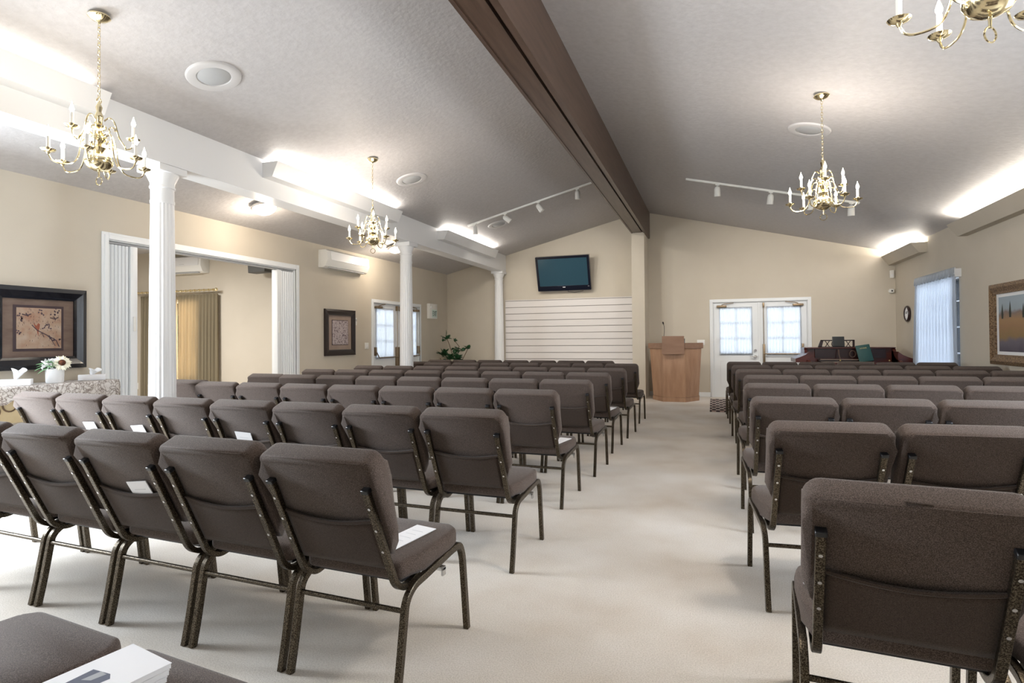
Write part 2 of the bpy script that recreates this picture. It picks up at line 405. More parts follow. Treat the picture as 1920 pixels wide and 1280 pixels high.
# ridge beam
rb = thing('ridge_beam', 'long dark stained wooden beam running along the ceiling ridge', 'beam', (-1.455, 0, 3.5))
def rel(o): return Vector(o.location)
def mb_at(o): return o
b = MB(); b.box(-.125, .065, FW+.01, BW-.0-.0, 0.0, .42); b.build('bottom_board', M['beam'], rb, smooth=False)
b = MB(); b.box(.100, .153, FW+.01, BW, -.012+.0, .56); b.build('side_board', M['beam'], rb, smooth=False)
b = MB(); b.box(-.155, -.127, FW+.01, BW, -.008, .52); b.build('side_board', M['beam'], rb, smooth=False)
b = MB(); b.box(.066, .099, FW+.01, BW, .035, .40); b.build('filler_board', M['beam'], rb, smooth=False)

# white beam above the columns
wb = MB().prism([(-4.98,2.905),(-4.715,2.905),(-4.715,zL(-4.715)+.03),(-4.98,zL(-4.98)+.03)], 'y', FW+.01, BW)
tag(wb.build('white_beam', M['white'], smooth=False), 'long white painted beam carried by the three fluted columns', 'beam')

# light coves: open-topped troughs
def cove(name, side, a, c, m, label):
    """cross-section in (x,z) with open top, ends closed"""
    if side < 0: P = lambda u, v: (-4.715+u, 3.095+v)     # u outward from the beam face
    else: P = lambda u, v: (RW-u, 2.665+v)
    t = .018; b = MB()
    outer = [P(0,0), P(.135,0), P(.215,.165), P(.195,.165), P(.120,t), P(0,t)] if side < 0 else [P(0,0), P(.12,0), P(.245,.17), P(.225,.17), P(.108,t), P(0,t)]
    b.prism(outer, 'y', a+t, c-t)
    w1, w2, h = (.135,.215,.165) if side < 0 else (.12,.245,.17)
    for y in (a, c-t):
        b.prism([P(0,0), P(w1,0), P(w2,h), P(0,h)], 'y', y, y+t)
    o = b.build(name, m, smooth=False); tag(o, label, 'light cove', 'light coves'); return o
labs = ['white cove trough on the white beam, left of the nearest column', 'white cove trough on the white beam, between the first and second columns', 'white cove trough on the white beam, nearest the back wall']
for (a, c), l in zip(COVES_L, labs): cove('light_cove', -1, a, c, M['white'], l)
for (a, c), l in zip(COVES_R, ['beige cove trough on the right wall, the long one above the painting', 'short beige cove trough high in the back right corner']): cove('light_cove', 1, a, c, M['wall'], l)

# fluted columns
def column(x, y, label):
    t = thing('fluted_column', label, 'column', (x, y, 0), 0, 'white columns under the beam')
    b = MB(); prof = [(.118, .18)]
    for i in range(11):
        u = i/10; prof.append((.116-.018*u**1.5, .20+u*(2.56-.20)))
    prof.append((.099, 2.57)); b.lathe(prof, n=160, flute=.05, nf=20); b.build('shaft', M['white'], t, angle=60)
    b = MB(); b.lathe([(.101,2.56),(.103,2.585),(.098,2.60),(.098,2.70),(.108,2.705),(.108,2.72),(.100,2.725),(.104,2.76),(.134,2.825),(.136,2.84),(.10,2.845)], n=40)
    b.box(-.145,.145,-.145,.145,2.84,2.904, bev=.006); b.build('capital', M['white'], t)
    b = MB(); b.box(-.165,.165,-.165,.165,0,.06, bev=.005); b.lathe([(.155,.055),(.163,.085),(.155,.12),(.132,.135),(.140,.16),(.130,.18),(.118,.2)], n=40); b.build('base', M['white'], t)
column(-4.86, 3.99, 'white fluted round column nearest the camera, in front of the folding doors')
column(-4.86, 8.52, 'white fluted round column in front of the left double door')
column(-4.84, 12.90, 'white fluted round column beside the slatted wall panel')

# ------------------------------------------------------------------ left wall opening, doors, side room
def casing_x(name, x, y0, y1, z1, w, d):
    b = MB(); s = d
    for k, (ww, dd) in enumerate(((w, d), (w*.62, d*1.5))):
        b.box(x, x+dd, y0-ww, y0, 0, z1+ww, bev=.003, seg=1).box(x, x+dd, y1, y1+ww, 0, z1+ww, bev=.003, seg=1).box(x, x+dd, y0-.001, y1+.001, z1, z1+ww, bev=.003, seg=1)
    b.box(x-T, x, y0, y0+.012, 0, z1).box(x-T, x, y1-.012, y1, 0, z1).box(x-T, x, y0, y1, z1-.012, z1)
    return struct(b.build(name, M['trim'], smooth=False))
casing_x('trim_1', LW, OP[0], OP[1], OP[3], .075, .014)

# folding partitions
def folding(y0, y1, lead_at_high, label):
    t = thing('folding_door', label, 'folding door', (LW-.07, 0, 0), 0, 'folded accordion doors')
    n = 5; L = (y1-y0)
    pts = []; b = MB()
    for i in range(2*n+1):
        pts.append((.052 if i % 2 else .006, y0+(L-.09)*i/(2*n) + (0 if lead_at_high else .09)))
    th = .006
    q0 = pts[0][1]; q1 = pts[-1][1]; b.box(-.045, .018, q0, q1, .02, 2.37)
    ns = 6; ws = (q1-q0)/ns
    for i in range(ns):
        a = q0+ws*i; b.prism([(.018,a+.002),(.034,a+.008),(.046,a+ws*.5),(.034,a+ws-.008),(.018,a+ws-.002)], 'z', .02, 2.37)
    b.build('pleated_panel', M['trim'], t, smooth=False)
    yl = (y1-.085, y1) if lead_at_high else (y0, y0+.085)
    MB().box(-.055,.055,yl[0],yl[1],.015,2.375,bev=.006).build('lead_post', M['trim'], t)
    ym = yl[1] if lead_at_high else yl[0]
    MB().box(.052,.068,sum(yl)/2-.015,sum(yl)/2+.015,1.40,1.57,bev=.006).build('handle', M['plastic'], t)
    MB().box(-.03,.03,OP[0]+.013 if lead_at_high else (OP[0]+OP[1])/2, (OP[0]+OP[1])/2 if lead_at_high else OP[1]-.013,2.378,2.40).build('track', M['greyplastic'], t, smooth=False)
folding(4.515, 4.86, True, 'white folded accordion door stacked at the left jamb of the wide opening')
folding(7.13, 7.505, False, 'white folded accordion door stacked at the right jamb of the wide opening')

# side room shell
IX0, IY0, IY1, IZ = -11.4, 3.0, 8.0, 2.96
struct(MB().box(IX0-T, LW-T, IY0-T, IY1+T, -.12, 0).build('floor', M['carpet'], smooth=False))
struct(MB().box(IX0-T, LW-T, IY0-T, IY1+T, IZ, IZ+.1).build('ceiling', M['ceil'], smooth=False))
b = MB(); wx0, wx1, wz0, wz1 = -9.75, -8.80, .55, 2.05
b.box(IX0, wx0, IY1, IY1+T, 0, IZ).box(wx1, LW-T, IY1, IY1+T, 0, IZ).box(wx0, wx1, IY1, IY1+T, 0, wz0).box(wx0, wx1, IY1, IY1+T, wz1, IZ)
struct(b.build('wall_side_room_back', M['wall'], smooth=False))
struct(MB().box(IX0-T, IX0, IY0, IY1, 0, IZ).build('wall_side_room_left', M['wall'], smooth=False))
struct(MB().box(IX0-T, LW-T, IY0-T, IY0, 0, IZ).build('wall_side_room_front', M['wall'], smooth=False))
b = MB(); frame_y(b, IY1+.07, wx0, wx1, wz0, wz1, .05, .05); o = struct(b.build('window_4', M['trim'], smooth=False))
MB().box(wx0+.04, wx1-.04, IY1+.066, IY1+.072, wz0+.04, wz1-.04).build('pane', M['glass'], o, smooth=False)
area('side_window_daylight', (-9.27, 8.30, 1.3), (R(-90), 0, 0), .9, 1.45, 75, (1, .90, .76))

# drapes
def drape(name, P, width, z0, z1, folds, amp, m, label, cat, pinch=.35, group=None, parent=None, solid=.003, nv=14, seed=1):
    rnd = random.Random(seed); ph = [rnd.uniform(-.6,.6) for _ in range(folds+2)]
    def f(u, v):
        z = z1+(z0-z1)*v
        k = u*folds; i = int(min(k, folds-1)); fr = k
        a = amp*(.55+.45*min(1, v*3))
        off = a*math.sin(2*PI*fr+ph[i]*.25*math.sin(PI*(k-i)))+a*.3*math.sin(4*PI*fr+1+v)
        uu = u+ .012*math.sin(2*PI*fr*.5+3*v)*v
        return P(uu*width, off, z)
    b = MB().grid(f, folds*10, nv)
    o = b.build(name, m, parent, angle=180, solid=solid)
    if label: tag(o, label, cat, group)
    return o
drape('drape', lambda u, o, z: (-10.22+u, 7.93+o, z), .92, .05, 2.135, 12, .030, M['drape'], 'gold patterned drape panel, left half on the side-room rod', 'curtain', group='gold drapes', seed=3)
drape('drape', lambda u, o, z: (-9.28+u, 7.93+o, z), .95, .05, 2.135, 12, .030, M['drape'], 'gold patterned drape panel, right half on the side-room rod', 'curtain', group='gold drapes', seed=5)
cr = thing('curtain_rod', 'brass curtain rod with rings and ball finials in the side room', 'curtain rod', (-10.33, 7.875, 2.20))
MB().cyl((0,0,0), (2.0,0,0), .016).build('rod', M['brass'], cr)
for x in (-.02, 2.02): MB().sphere((x,0,0), .032).build('finial', M['brass'], cr)
for i in range(18): MB().ring((.12+i*.108,0,-.005), .024, .004, 'x', 14, 6).build('ring', M['brass'], cr)
for x in (.05, 1.95): MB().cyl((x,0,0),(x,.10,0),.008).build('bracket', M['brassdull'], cr)

# split air conditioners
def aircon(loc, rz, label, Lg):
    t = thing('air_conditioner', label, 'air conditioner', loc, rz, 'wall air conditioners')
    # local: x along wall, y out of the wall (-y towards room), z up; origin lower left back
    b = MB(); prof = [(0,.02),(0,.30),(-.15,.30),(-.185,.27),(-.195,.12),(-.15,.02),(-.10,0),(0,0)]
    b.prism(prof, 'x', 0, Lg, bev=.006); b.build('body', M['plastic'], t)
    MB().prism([(-.188,.27),(-.198,.125),(-.203,.127),(-.193,.273)], 'x', .09, Lg-.05).build('front_panel', M['white'], t)
    MB().box(.10, Lg-.10, -.150, -.105, -.006, .010).build('louvre', M['greyplastic'], t, smooth=False)
    MB().box(Lg*.45, Lg*.58, -.2035, -.2005, .128+.02, .152).build('badge', M['greyplastic'], t, smooth=False)
    MB().box(.09, Lg-.05, -.160, -.155, .301, .303).build('top_grille', M['greyplastic'], t, smooth=False)
    return t
# on the left wall the unit's long side runs along +Y, front faces +X
aircon((LW, 8.08, 2.52), R(90), 'white wall air conditioner between the wide opening and the double door', 1.24)
aircon((-9.50, 8.0, 2.52), 0, 'white wall air conditioner above the gold drapes in the side room', .90)

ws = thing('wall_speaker', 'dark grey wedge speaker in the upper corner of the side room', 'speaker', (-7.22, 7.78, 2.45))
MB().prism([(-.19,-.02),(.16,-.01),(.16,.10),(-.20,.13)], 'y', -.10, .10, bev=.01).build('cabinet', mat('speaker_grey', (.09,.09,.085), .6), ws)
MB().box(-.02,.02,.10,.22,.02,.06).build('bracket', M['black'], ws, smooth=False)

def wallplate(name, loc, rz, w, h, label, cat, extra=None, group=None):
    t = thing(name, label, cat, loc, rz, group)
    MB().box(-w/2, w/2, -.012, 0, -h/2, h/2, bev=.003).build('plate', M['plastic'], t)
    if extra: extra(t)
    return t
def toggles(n, w):
    def f(t):
        for i in range(n):
            x = (i-(n-1)/2)*w; MB().box(x-.012, x+.012, -.018, -.012, -.022, .022, bev=.002).build('rocker', M['white'], t)
    return f
wallplate('light_switch', (LW, 9.50, 1.17), R(90), .12, .12, 'white double light switch beside the left double door', 'light switch', toggles(2, .045), 'light switches')
wallplate('light_switch', (-.25, BW, 1.17), 0, .16, .12, 'white triple light switch on the wall behind the podium', 'light switch', toggles(3, .045), 'light switches')
wallplate('power_outlet', (-10.40, 8.0, .44), 0, .085, .12, 'white power outlet low on the side-room wall', 'outlet', lambda t: MB().box(-.02,.02,-.03,-.012,-.02,.015,bev=.002).build('plug', M['black'], t))
wallplate('thermostat', (LW, 9.13, 1.63), R(90), .085, .14, 'small white thermostat at the right edge of the smaller bird picture', 'thermostat', lambda t: MB().box(-.03,.03,-.02,-.012,.0,.04).build('display', M['greyplastic'], t, smooth=False))
wallplate('wall_control', (-7.11, 8.0, 1.72), 0, .07, .16, 'small white wall control with a dark display in the side room', 'wall control', lambda t: MB().box(-.02,.02,-.02,-.012,.02,.06).build('display', M['black'], t, smooth=False))

ex = thing('exit_sign', 'white exit sign unit beside the left double door', 'exit sign', (LW, 12.18, 1.95), R(90))
MB().box(-.20, .20, -.07, 0, -.175, .175, bev=.008).build('housing', M['plastic'], ex)
MB().box(-.08, .18, -.074, -.069, -.15, .04, bev=.002).build('legend_panel', M['exitface'], ex)
text('EXIT', .105, (.05, -.076, -.058), (R(90), 0, 0), M['exitgreen'], ex, 'legend').scale = (.95, 1.65, 1)
for x in (-.12,): MB().cyl((x,-.09,.09),(x,-.07,.09),.028).build('lamp_head', M['white'], ex)

# ---- double doors (local: x along the wall, y=0 room face, room towards -y)
def double_door(name, loc, rz, W, H, flavour):
    t = struct(bpy.data.objects.new(name, None)); col.objects.link(t); t.location = loc; t.rotation_euler = (0,0,rz)
    b = MB(); cw = .065
    for ww, dd in ((cw, .014), (cw*.6, .022)):
        b.box(-ww, 0, -dd, 0, 0, H+ww, bev=.003, seg=1).box(W, W+ww, -dd, 0, 0, H+ww, bev=.003, seg=1).box(-.001, W+.001, -dd, 0, H, H+ww, bev=.003, seg=1)
    b.box(0,.015,0,T,0,H).box(W-.015,W,0,T,0,H).box(0,W,0,T,H-.012,H)
    b.box(0,.034,.07,.095,0,H).box(W-.034,W,.07,.095,0,H).box(0,W,.07,.095,H-.035,H).box(0,W,.02,.10,0,.018)
    b.build('casing', M['trim'], t, smooth=False)
    mid = W/2; lw = mid-.02
    for k in (0, 1):
        x0 = .018 if k == 0 else mid+.003; x1 = mid-.003 if k == 0 else W-.018
        wl = x1-x0; st = .125 if k == 0 else .152; s2 = .152 if k == 0 else .125
        gz0, gz1 = .93, 1.90
        b = MB(); y0, y1 = .025, .068
        b.box(x0, x0+st, y0, y1, .01, H-.015).box(x1-s2, x1, y0, y1, .01, H-.015).box(x0+st, x1-s2, y0, y1, .01, gz0).box(x0+st, x1-s2, y0, y1, gz1, H-.015)
        # raised panels below the glass
        for (pa, pb) in ((x0+st, x0+wl/2-.04), (x0+wl/2+.04, x1-s2)):
            b.box(pa, pb, y0-.006, y0, .22, .78, bev=.005, seg=1)
        leaf = b.build('door_leaf', M['trim'], t, smooth=False)
        g = MB().box(x0+st, x1-s2, .045, .049, gz0, gz1); g.build('pane', M['glass'], leaf, smooth=False)
        g = MB()
        for i in (1, 2):
            z = gz0+(gz1-gz0)*i/3; g.box(x0+st, x1-s2, .040, .055, z-.008, z+.008)
        xm = (x0+x1)/2; g.box(xm-.008, xm+.008, .040, .055, gz0, gz1); g.build('muntins', M['trim'], leaf, smooth=False)
        # closer
        cx = x0+.06 if k == 0 else x1-.06-.20
        c = MB().box(cx, cx+.20, -.055, .024, H-.115, H-.065, bev=.012).build('door_closer', M['brassdull'], leaf)
        sx = 1 if k == 0 else -1; hx = cx+.10
        MB().tube([(hx,-.03,H-.06),(hx+sx*.06,-.06,H-.04),(hx+sx*.24,-.02,H-.018)], .008, 8).build('closer_arm', M['brassdull'], c)
    # centre astragal
    MB().box(mid-.022, mid+.022, .012, .0245, .01, H-.015, bev=.003, seg=1).build('astragal', M['trim'], t)
    def panic(x0, x1, zb, rodx, drop):
        p = MB().box(rodx-.022, rodx+.022, -.045, .024, zb-.24, zb+.18, bev=.008).build('panic_bar', M['brassdull'], t)
        far = x1 if rodx < x1 and abs(rodx-x0) < abs(rodx-x1) else x0
        MB().box(far-.02, far+.02, -.04, .024, zb+.02, zb+.19, bev=.006).build('bar_bracket', M['brassdull'], p)
        MB().tube([(rodx,-.05,zb-drop),(rodx+(far-rodx)*.1,-.07,zb-drop),(far-(far-rodx)*.06,-.07,zb-drop),(far,-.05,zb-drop+.10 if drop else zb+.02)], .010, 8).build('crash_bar', M['brassdull'], p)
        MB().cyl((rodx,-.02,zb+.17),(rodx,-.02,H-.10),.007).build('vertical_rod', M['brassdull'], p)
        MB().box(rodx-.018, rodx+.018, -.035, .012, H-.13, H-.03, bev=.006).build('top_latch', M['brassdull'], p)
    if flavour == 'back':
        panic(mid+.06, W-.10, .95, mid+.085, .02)
        k = MB().cyl((mid-.08,-.055,.87),(mid-.08,.024,.87),.030,n=18).cyl((mid-.08,-.045,.87),(mid-.19,-.05,.872),.011,.009,n=10).build('lever_handle', M['steel'], t)
        MB().cyl((mid-.08,-.02,1.0),(mid-.08,.024,1.0),.026,n=18).build('deadbolt', M['steel'], t)
    else:
        panic(.06, mid-.05, .95, mid-.06, .02); panic(mid+.07, W-.08, .95, mid+.07, .02)
    return t
double_door('door_1', (LW, LD[0], 0), R(90), LD[1]-LD[0], LD[3], 'left')
double_door('door_2', (BD[0], BW, 0), 0, BD[1]-BD[0], BD[3], 'back')
# shirred sheers on the door glass
def door_sheer(P, w, z0, z1, label, seed, group):
    t = thing('door_curtain', label, 'curtain', P(0,0,0), 0, group)
    base = Vector(P(0,0,0))
    drape('sheer_cloth', lambda u,o,z: Vector(P(u,o,z))-base, w, z0, z1, 22, .006, M['sheer'], None, None, parent=t, seed=seed, solid=.0015, nv=6)
    for z in (z0+.03, z1-.03):
        a, c = Vector(P(-.01,.012,z))-base, Vector(P(w+.01,.012,z))-base; MB().cyl(a, c, .005).build('rod', M['white'], t)
def Pb(x0): return lambda u,o,z: (x0+u, BW+.008+o*.8, z)
door_sheer(Pb(.128), .65, .90, 1.92, 'white gathered sheer on the left leaf of the back double door', 11, 'door sheers')
door_sheer(Pb(1.055), .655, .90, 1.92, 'white gathered sheer on the right leaf of the back double door', 12, 'door sheers')
def Pl(y0): return lambda u,o,z: (LW-.008-o*.8, y0+u, z)
door_sheer(Pl(9.84), .66, .90, 1.93, 'white gathered sheer on the left leaf of the left double door', 13, 'door sheers')
door_sheer(Pl(10.80), .69, .90, 1.93, 'white gathered sheer on the right leaf of the left double door', 14, 'door sheers')

# right-wall window and its sheer
b = MB(); frame_x(b, RW+.08, RWIN[0], RWIN[1], RWIN[2], RWIN[3], .05, .06)
for i in (1,2,3): z = RWIN[2]+(RWIN[3]-RWIN[2])*i/4; b.box(RW+.07, RW+.09, RWIN[0]+.05, RWIN[1]-.05, z-.01, z+.01)
o = struct(b.build('window_1', M['trim'], smooth=False))
MB().box(RW+.078, RW+.083, RWIN[0]+.04, RWIN[1]-.04, RWIN[2]+.04, RWIN[3]-.04).build('pane', M['glass'], o, smooth=False)
t = thing('sheer_curtain', 'long white gathered sheer curtain over the right-wall window', 'curtain', (RW-.07, 9.93, 0))
def Pw(u, o, z):
    k = max(0, (2.16-z)/1.6); return (o, u*(1+.10*k)-.02*k, z)
drape('sheer_cloth', Pw, 1.70, .45, 2.17, 26, .020, M['sheerblue'], None, None, parent=t, seed=21, solid=.002, nv=16)
drape('heading', lambda u,o,z: (o*1.0-.004, u, z), 1.70, 2.13, 2.26, 26, .022, M['sheer'], None, None, parent=t, seed=22, solid=.004, nv=4)
MB().cyl((.0,-.03,2.17),(.0,1.74,2.17),.009).build('rod', M['white'], t)
for y in (-.02, 1.73): MB().box(-.01,.068,y-.012,y+.012,2.12,2.24).build('bracket', M['white'], t, smooth=False)

# ------------------------------------------------------------------ slatwall, tv, back-wall things
t = thing('slatwall_panel', 'off-white horizontally grooved slatwall panel under the television', 'slatwall', (-4.73, BW-.004, 0))
b = MB(); zs = [2.221, 2.189, 2.034, 1.879, 1.725, 1.572, 1.424, 1.271, 1.115, .957, .806, .652, .498, .344, .19, .05]
for a, c in zip(zs, zs[1:]):
    b.box(0, 3.115, -.022, 0, c+.007, a-.007, bev=.002, seg=1)
b.build('slats', M['slat'], t, smooth=False)
MB().box(0, 3.115, -.006, 0, .05, 2.215).build('backing', M['groove'], t, smooth=False)

tv = thing('television', 'flat black television tilted forward above the slatwall panel', 'television', (-3.225, 12.93, 2.40))
tm = Matrix.Rotation(math.atan2(.25, .757), 4, 'X')
def tvbox(x0,x1,y0,y1,z0,z1,bev=0): return MB().box(x0,x1,y0,y1,z0,z1,bev=bev,m=tm)
hw, hh = .625, .80
b = MB(); bz = .052
b.box(-hw,-hw+bz,-.04,.05,0,hh,m=tm).box(hw-bz,hw,-.04,.05,0,hh,m=tm).box(-hw+bz,hw-bz,-.04,.05,0,.115,m=tm).box(-hw+bz,hw-bz,-.04,.05,hh-bz,hh,m=tm).box(-hw+.02,hw-.02,.01,.075,.02,hh-.02,m=tm)
b.build('bezel', M['tvblack'], tv, smooth=False)
tvbox(-hw+bz,hw-bz,-.034,.012,.115,hh-bz).build('screen', M['tvscreen'], tv, smooth=False)
tvbox(-.030,.030,-.0425,-.040,.072,.088).build('logo_plate', M['white'], tv, smooth=False)
tvbox(hw-.07,hw-.035,-.0425,-.040,.085,.092).build('indicator', M['greyplastic'], tv, smooth=False)
b = MB(); b.box(-.25,.25,.10,.133,.10,.50).cyl((0,.0,.35),(0,.12,.35),.03); b.build('wall_mount', M['greyplastic'], tv, smooth=False)
b = MB(); b.tube([(.05,.09,.10),(.06,.09,-.03),(.20,.095,-.055),(.42,.10,-.02)], .006, 6); b.build('cable', M['black'], tv)

pod = thing('podium', 'light oak veneer podium with angled front panels beside the pilaster', 'podium', (-.74, 12.35, 0))
# plan: front faces -y; seen front: centre panel and two splayed wings
def plan(w, wc, d, yb): return [(-w/2, yb), (-w/2, yb-d*.35), (-wc/2, yb-d), (wc/2, yb-d), (w/2, yb-d*.35), (w/2, yb)]
b = MB()
pb = plan(.90, .42, .62, .15); pt = plan(1.02, .42, .62, .15); n = 6
vs = [(x,y,.09) for x,y in pb]+[(x,y,1.06) for x,y in pt]
b._new(vs, [tuple(range(6))[::-1], tuple(range(6,12))]+[(i,(i+1)%6,(i+1)%6+6,i+6) for i in range(6)])
b.build('body', M['oak'], pod, smooth=False)
b = MB(); b.prism(plan(.92,.44,.64,.16), 'z', 0, .085, bev=.004); b.build('plinth', M['oak'], pod, smooth=False)
b = MB(); b.prism(plan(1.09,.44,.66,.17), 'z', 1.06, 1.17, bev=.004); b.build('top', M['oak2'], pod, smooth=False)
b = MB(); b.box(-.225,.20,-.555,-.53,.95,1.31,bev=.003).prism([(-.53,1.17),(-.53,1.30),(-.12,1.22),(-.12,1.17)], 'x', -.20, .18); b.build('reading_desk', M['oak2'], pod, smooth=False)
b = MB().box(.185,.205,-.50,-.30,1.17,1.26); b.build('desk_bracket', M['black'], pod, smooth=False)
mic = thing('gooseneck_microphone', 'thin black gooseneck microphone rising from the podium', 'microphone', (-.955, 12.05, 1.17))
MB().cyl((0,0,0),(0,0,.015),.03).build('base', M['black'], mic)
MB().tube([(0,0,.01),(.012,0,.15),(.022,0,.26),(.020,-.02,.34),(.008,-.04,.39)], .0045, 8).build('gooseneck', M['black'], mic)
MB().tube([(.008,-.04,.385),(-.002,-.06,.425)], [.012,.016], 12).build('head', M['black'], mic)

tag(MB().box(-.07,.85,10.45,12.6,0,.010,bev=.003).build('floor_mat', M['rug']), 'dark and cream striped mat on the carpet by the back double door', 'floor mat')

for i, (x, z, l) in enumerate(((3.33, 2.485, 'upper'), (3.315, 2.155, 'lower'))):
    if i == 0:
        t = thing('motion_sensor', 'small white rectangular sensor high on the back right corner', 'sensor', (3.315, BW, z), 0)
        MB().box(-.035,.035,-.05,0,-.075,.075,bev=.01).build('body', M['plastic'], t); MB().box(-.02,.02,-.054,-.048,-.05,.0,bev=.003).build('lens', M['white'], t)
    else:
        t = thing('security_camera', 'small round white camera on the back right corner, under the rectangular sensor', 'camera', (3.30, BW, z), 0)
        MB().cyl((0,0,0),(0,-.03,0),.045,n=20).box(-.045,.045,-.075,-.03,-.04,.04,bev=.02,seg=4).build('body', M['plastic'], t); MB().cyl((0,-.075,0),(0,-.08,0),.014,n=14).build('lens', M['black'], t)

ck = thing('wall_clock', 'round dark-rimmed wall clock beside the right-wall window', 'clock', (RW, 12.28, 1.68), R(-90))
MB().cyl((0,0,0),(0,-.03,0),.125,n=40).ring((0,-.03,0), .128, .020, 'y', 40, 10).build('rim', mat('clock_rim', (.03,.014,.016), .3), ck)
MB().cyl((0,-.030,0),(0,-.034,0),.112,n=40).build('dial', M['paper'], ck)
b = MB()
for h in range(12):
    a = 2*PI*h/12; b.cyl((.092*math.sin(a),-.034,.092*math.cos(a)),(.092*math.sin(a),-.036,.092*math.cos(a)),.006,n=6)
b.build('hour_marks', M['black'], ck)
MB().tube([(0,-.037,0),(.03,-.037,.045)], .004, 6).tube([(0,-.038,0),(-.07,-.038,.03)], .003, 6).build('hands', M['black'], ck)

# ------------------------------------------------------------------ pictures
def picture(name, label, loc, rz, W, H, fw, fm, depth, layers, group=None, cat='picture'):
    """local x along wall, origin lower-left at the wall; room towards -y; layers=(inset, material, name)"""
    t = thing(name, label, cat, loc, rz, group)
    b = MB()
    pr = [(0,0),(0,-depth*.7),(fw*.35,-depth),(fw*.8,-depth*.6),(fw,-depth*.55),(fw,0)]
    # mitred frame: sweep the profile around the rectangle
    cs = [(0,0,1,1),(W,0,-1,1),(W,H,-1,-1),(0,H,1,-1)]; rings = []
    for cx, cz, sx, sz in cs: rings += [(cx+u*sx, d, cz+u*sz) for u, d in pr]
    k = len(pr)
    b._new(rings, [(i*k+q, i*k+(q+1)%k, ((i+1)%4)*k+(q+1)%k, ((i+1)%4)*k+q) for i in range(4) for q in range(k)])
    b.build('frame', fm, t, smooth=False)
    y = -.006
    for (ix, iz, m, nm, extra) in layers:
        o = MB(); o.box(ix, W-ix, y-.004, y, iz, H-iz)
        mats = [m]
        if extra: extra(o, ix, iz, W, H, y-.0045, mats)
        o.build(nm, mats, t, smooth=False); y -= .004
    return t
def birdart(o, ix, iz, W, H, y, mats):
    mats += [M['twig'], M['birdred']]; o.mi = 1; w, h = W-2*ix, H-2*iz
    P = lambda u, v: (ix+w*u, y, iz+h*v)
    def line(pts, r): o.tube([P(*p) for p in pts], r, 5)
    line([(.33,.58),(.45,.45),(.58,.38),(.72,.30),(.88,.20),(.95,.04)], .0045); line([(.72,.30),(.86,.06)], .003); line([(.66,.34),(.78,.22)], .004); line([(.55,.40),(.60,.28)], .003)
    rnd = random.Random(5)
    def leafp(u, v, a, s=.035):
        p = Vector(P(u,v)); d = Vector((math.cos(a),0,math.sin(a)))*s*w*1.6; q = Vector((-math.sin(a),0,math.cos(a)))*s*w*.6
        o._new([p, p+d*.5+q, p+d, p+d*.5-q], [(0,1,2,3)])
    for (cu, cv) in ((.66,.60),(.6,.52),(.72,.52),(.08,.72),(.05,.80),(.16,.70),(.5,.92),(.56,.88),(.86,.95),(.8,.88),(.92,.9),(.05,.42),(.07,.35),(.75,.26),(.83,.20),(.95,.22)):
        for k in range(3): leafp(cu+rnd.uniform(-.03,.03), cv+rnd.uniform(-.03,.03), rnd.uniform(0,2*PI))
    for (cu, cv) in ((.22,.82),(.84,.75)):
        line([(cu-.10,cv+.02),(cu,cv-.01),(cu+.09,cv+.03)], .005); line([(cu-.02,cv+.05),(cu+.03,cv-.03)], .005)
    for k in range(70):
        u, v = rnd.uniform(.03,.97), rnd.uniform(.03,.97); line([(u,v),(u+rnd.uniform(-.012,.012),v+.035)], .0012)
    o.mi = 2
    c = Vector(P(.46,.50)); o._new([c+Vector((w*a,0,h*b)) for a,b in ((-.10,.14),(-.03,.06),(.01,.13),(.05,.10),(.04,.0),(.02,-.06),(.01,-.20),(-.02,-.06),(-.06,.02))], [tuple(range(9))])
picture('framed_bird_print', 'large black framed print of a bird on a twig above the console table', (LW, 3.37, 1.014), R(90), .88, .808, .12, M['frameblack'], .05,
        [(.115,.10,M['matbrown'],'mat_board',None),(.215,.18,M['matdark'],'inner_mat',None),(.240,.205,M['art'],'print',birdart)], 'bird prints')
def art2(o, ix, iz, W, H, y, mats):
    mats += [M['twig']]; o.mi = 1; rnd = random.Random(9); w, h = W-2*ix, H-2*iz
    for k in range(14):
        u, v = rnd.uniform(.05,.9), rnd.uniform(.05,.9); a = rnd.uniform(0,PI)
        o.tube([(ix+w*u,y,iz+h*v),(ix+w*(u+.08*math.cos(a)),y,iz+h*(v+.07*math.sin(a)))], .003, 5)
picture('framed_bird_print', 'smaller dark brown framed print of grey foliage left of the left double door', (LW, 8.22, 1.010), R(90), .88, .815, .105, M['framebrown'], .05,
        [(.10,.09,M['mattan'],'mat_board',None),(.205,.185,M['matdark'],'inner_mat',None),(.215,.195,M['art2'],'print',art2)], 'bird prints')
def cyp(o, ix, iz, W, H, y, mats):
    mats += [M['cypress']]; o.mi = 1
    for (x, z, s) in ((.10,.60,1),(.30,.62,1.05),(.62,.60,.9)):
        px = ix+(W-2*ix)*x; pz = iz+(H-2*iz)*z
        o._new([(px+a*s,y,pz+b*s) for a,b in ((-.022,0),(-.028,.06),(-.012,.14),(0,.19),(.013,.13),(.027,.05),(.02,0))], [tuple(range(7))])
picture('framed_landscape_painting', 'gilt framed landscape painting with dark cypress trees on the right wall', (RW, 8.945, .908), R(-90), 1.35, 1.0, .125, M['giltwood'], .06,
        [(.115,.115,M['white'],'liner',None),(.19,.165,M['landscape'],'canvas',cyp)])

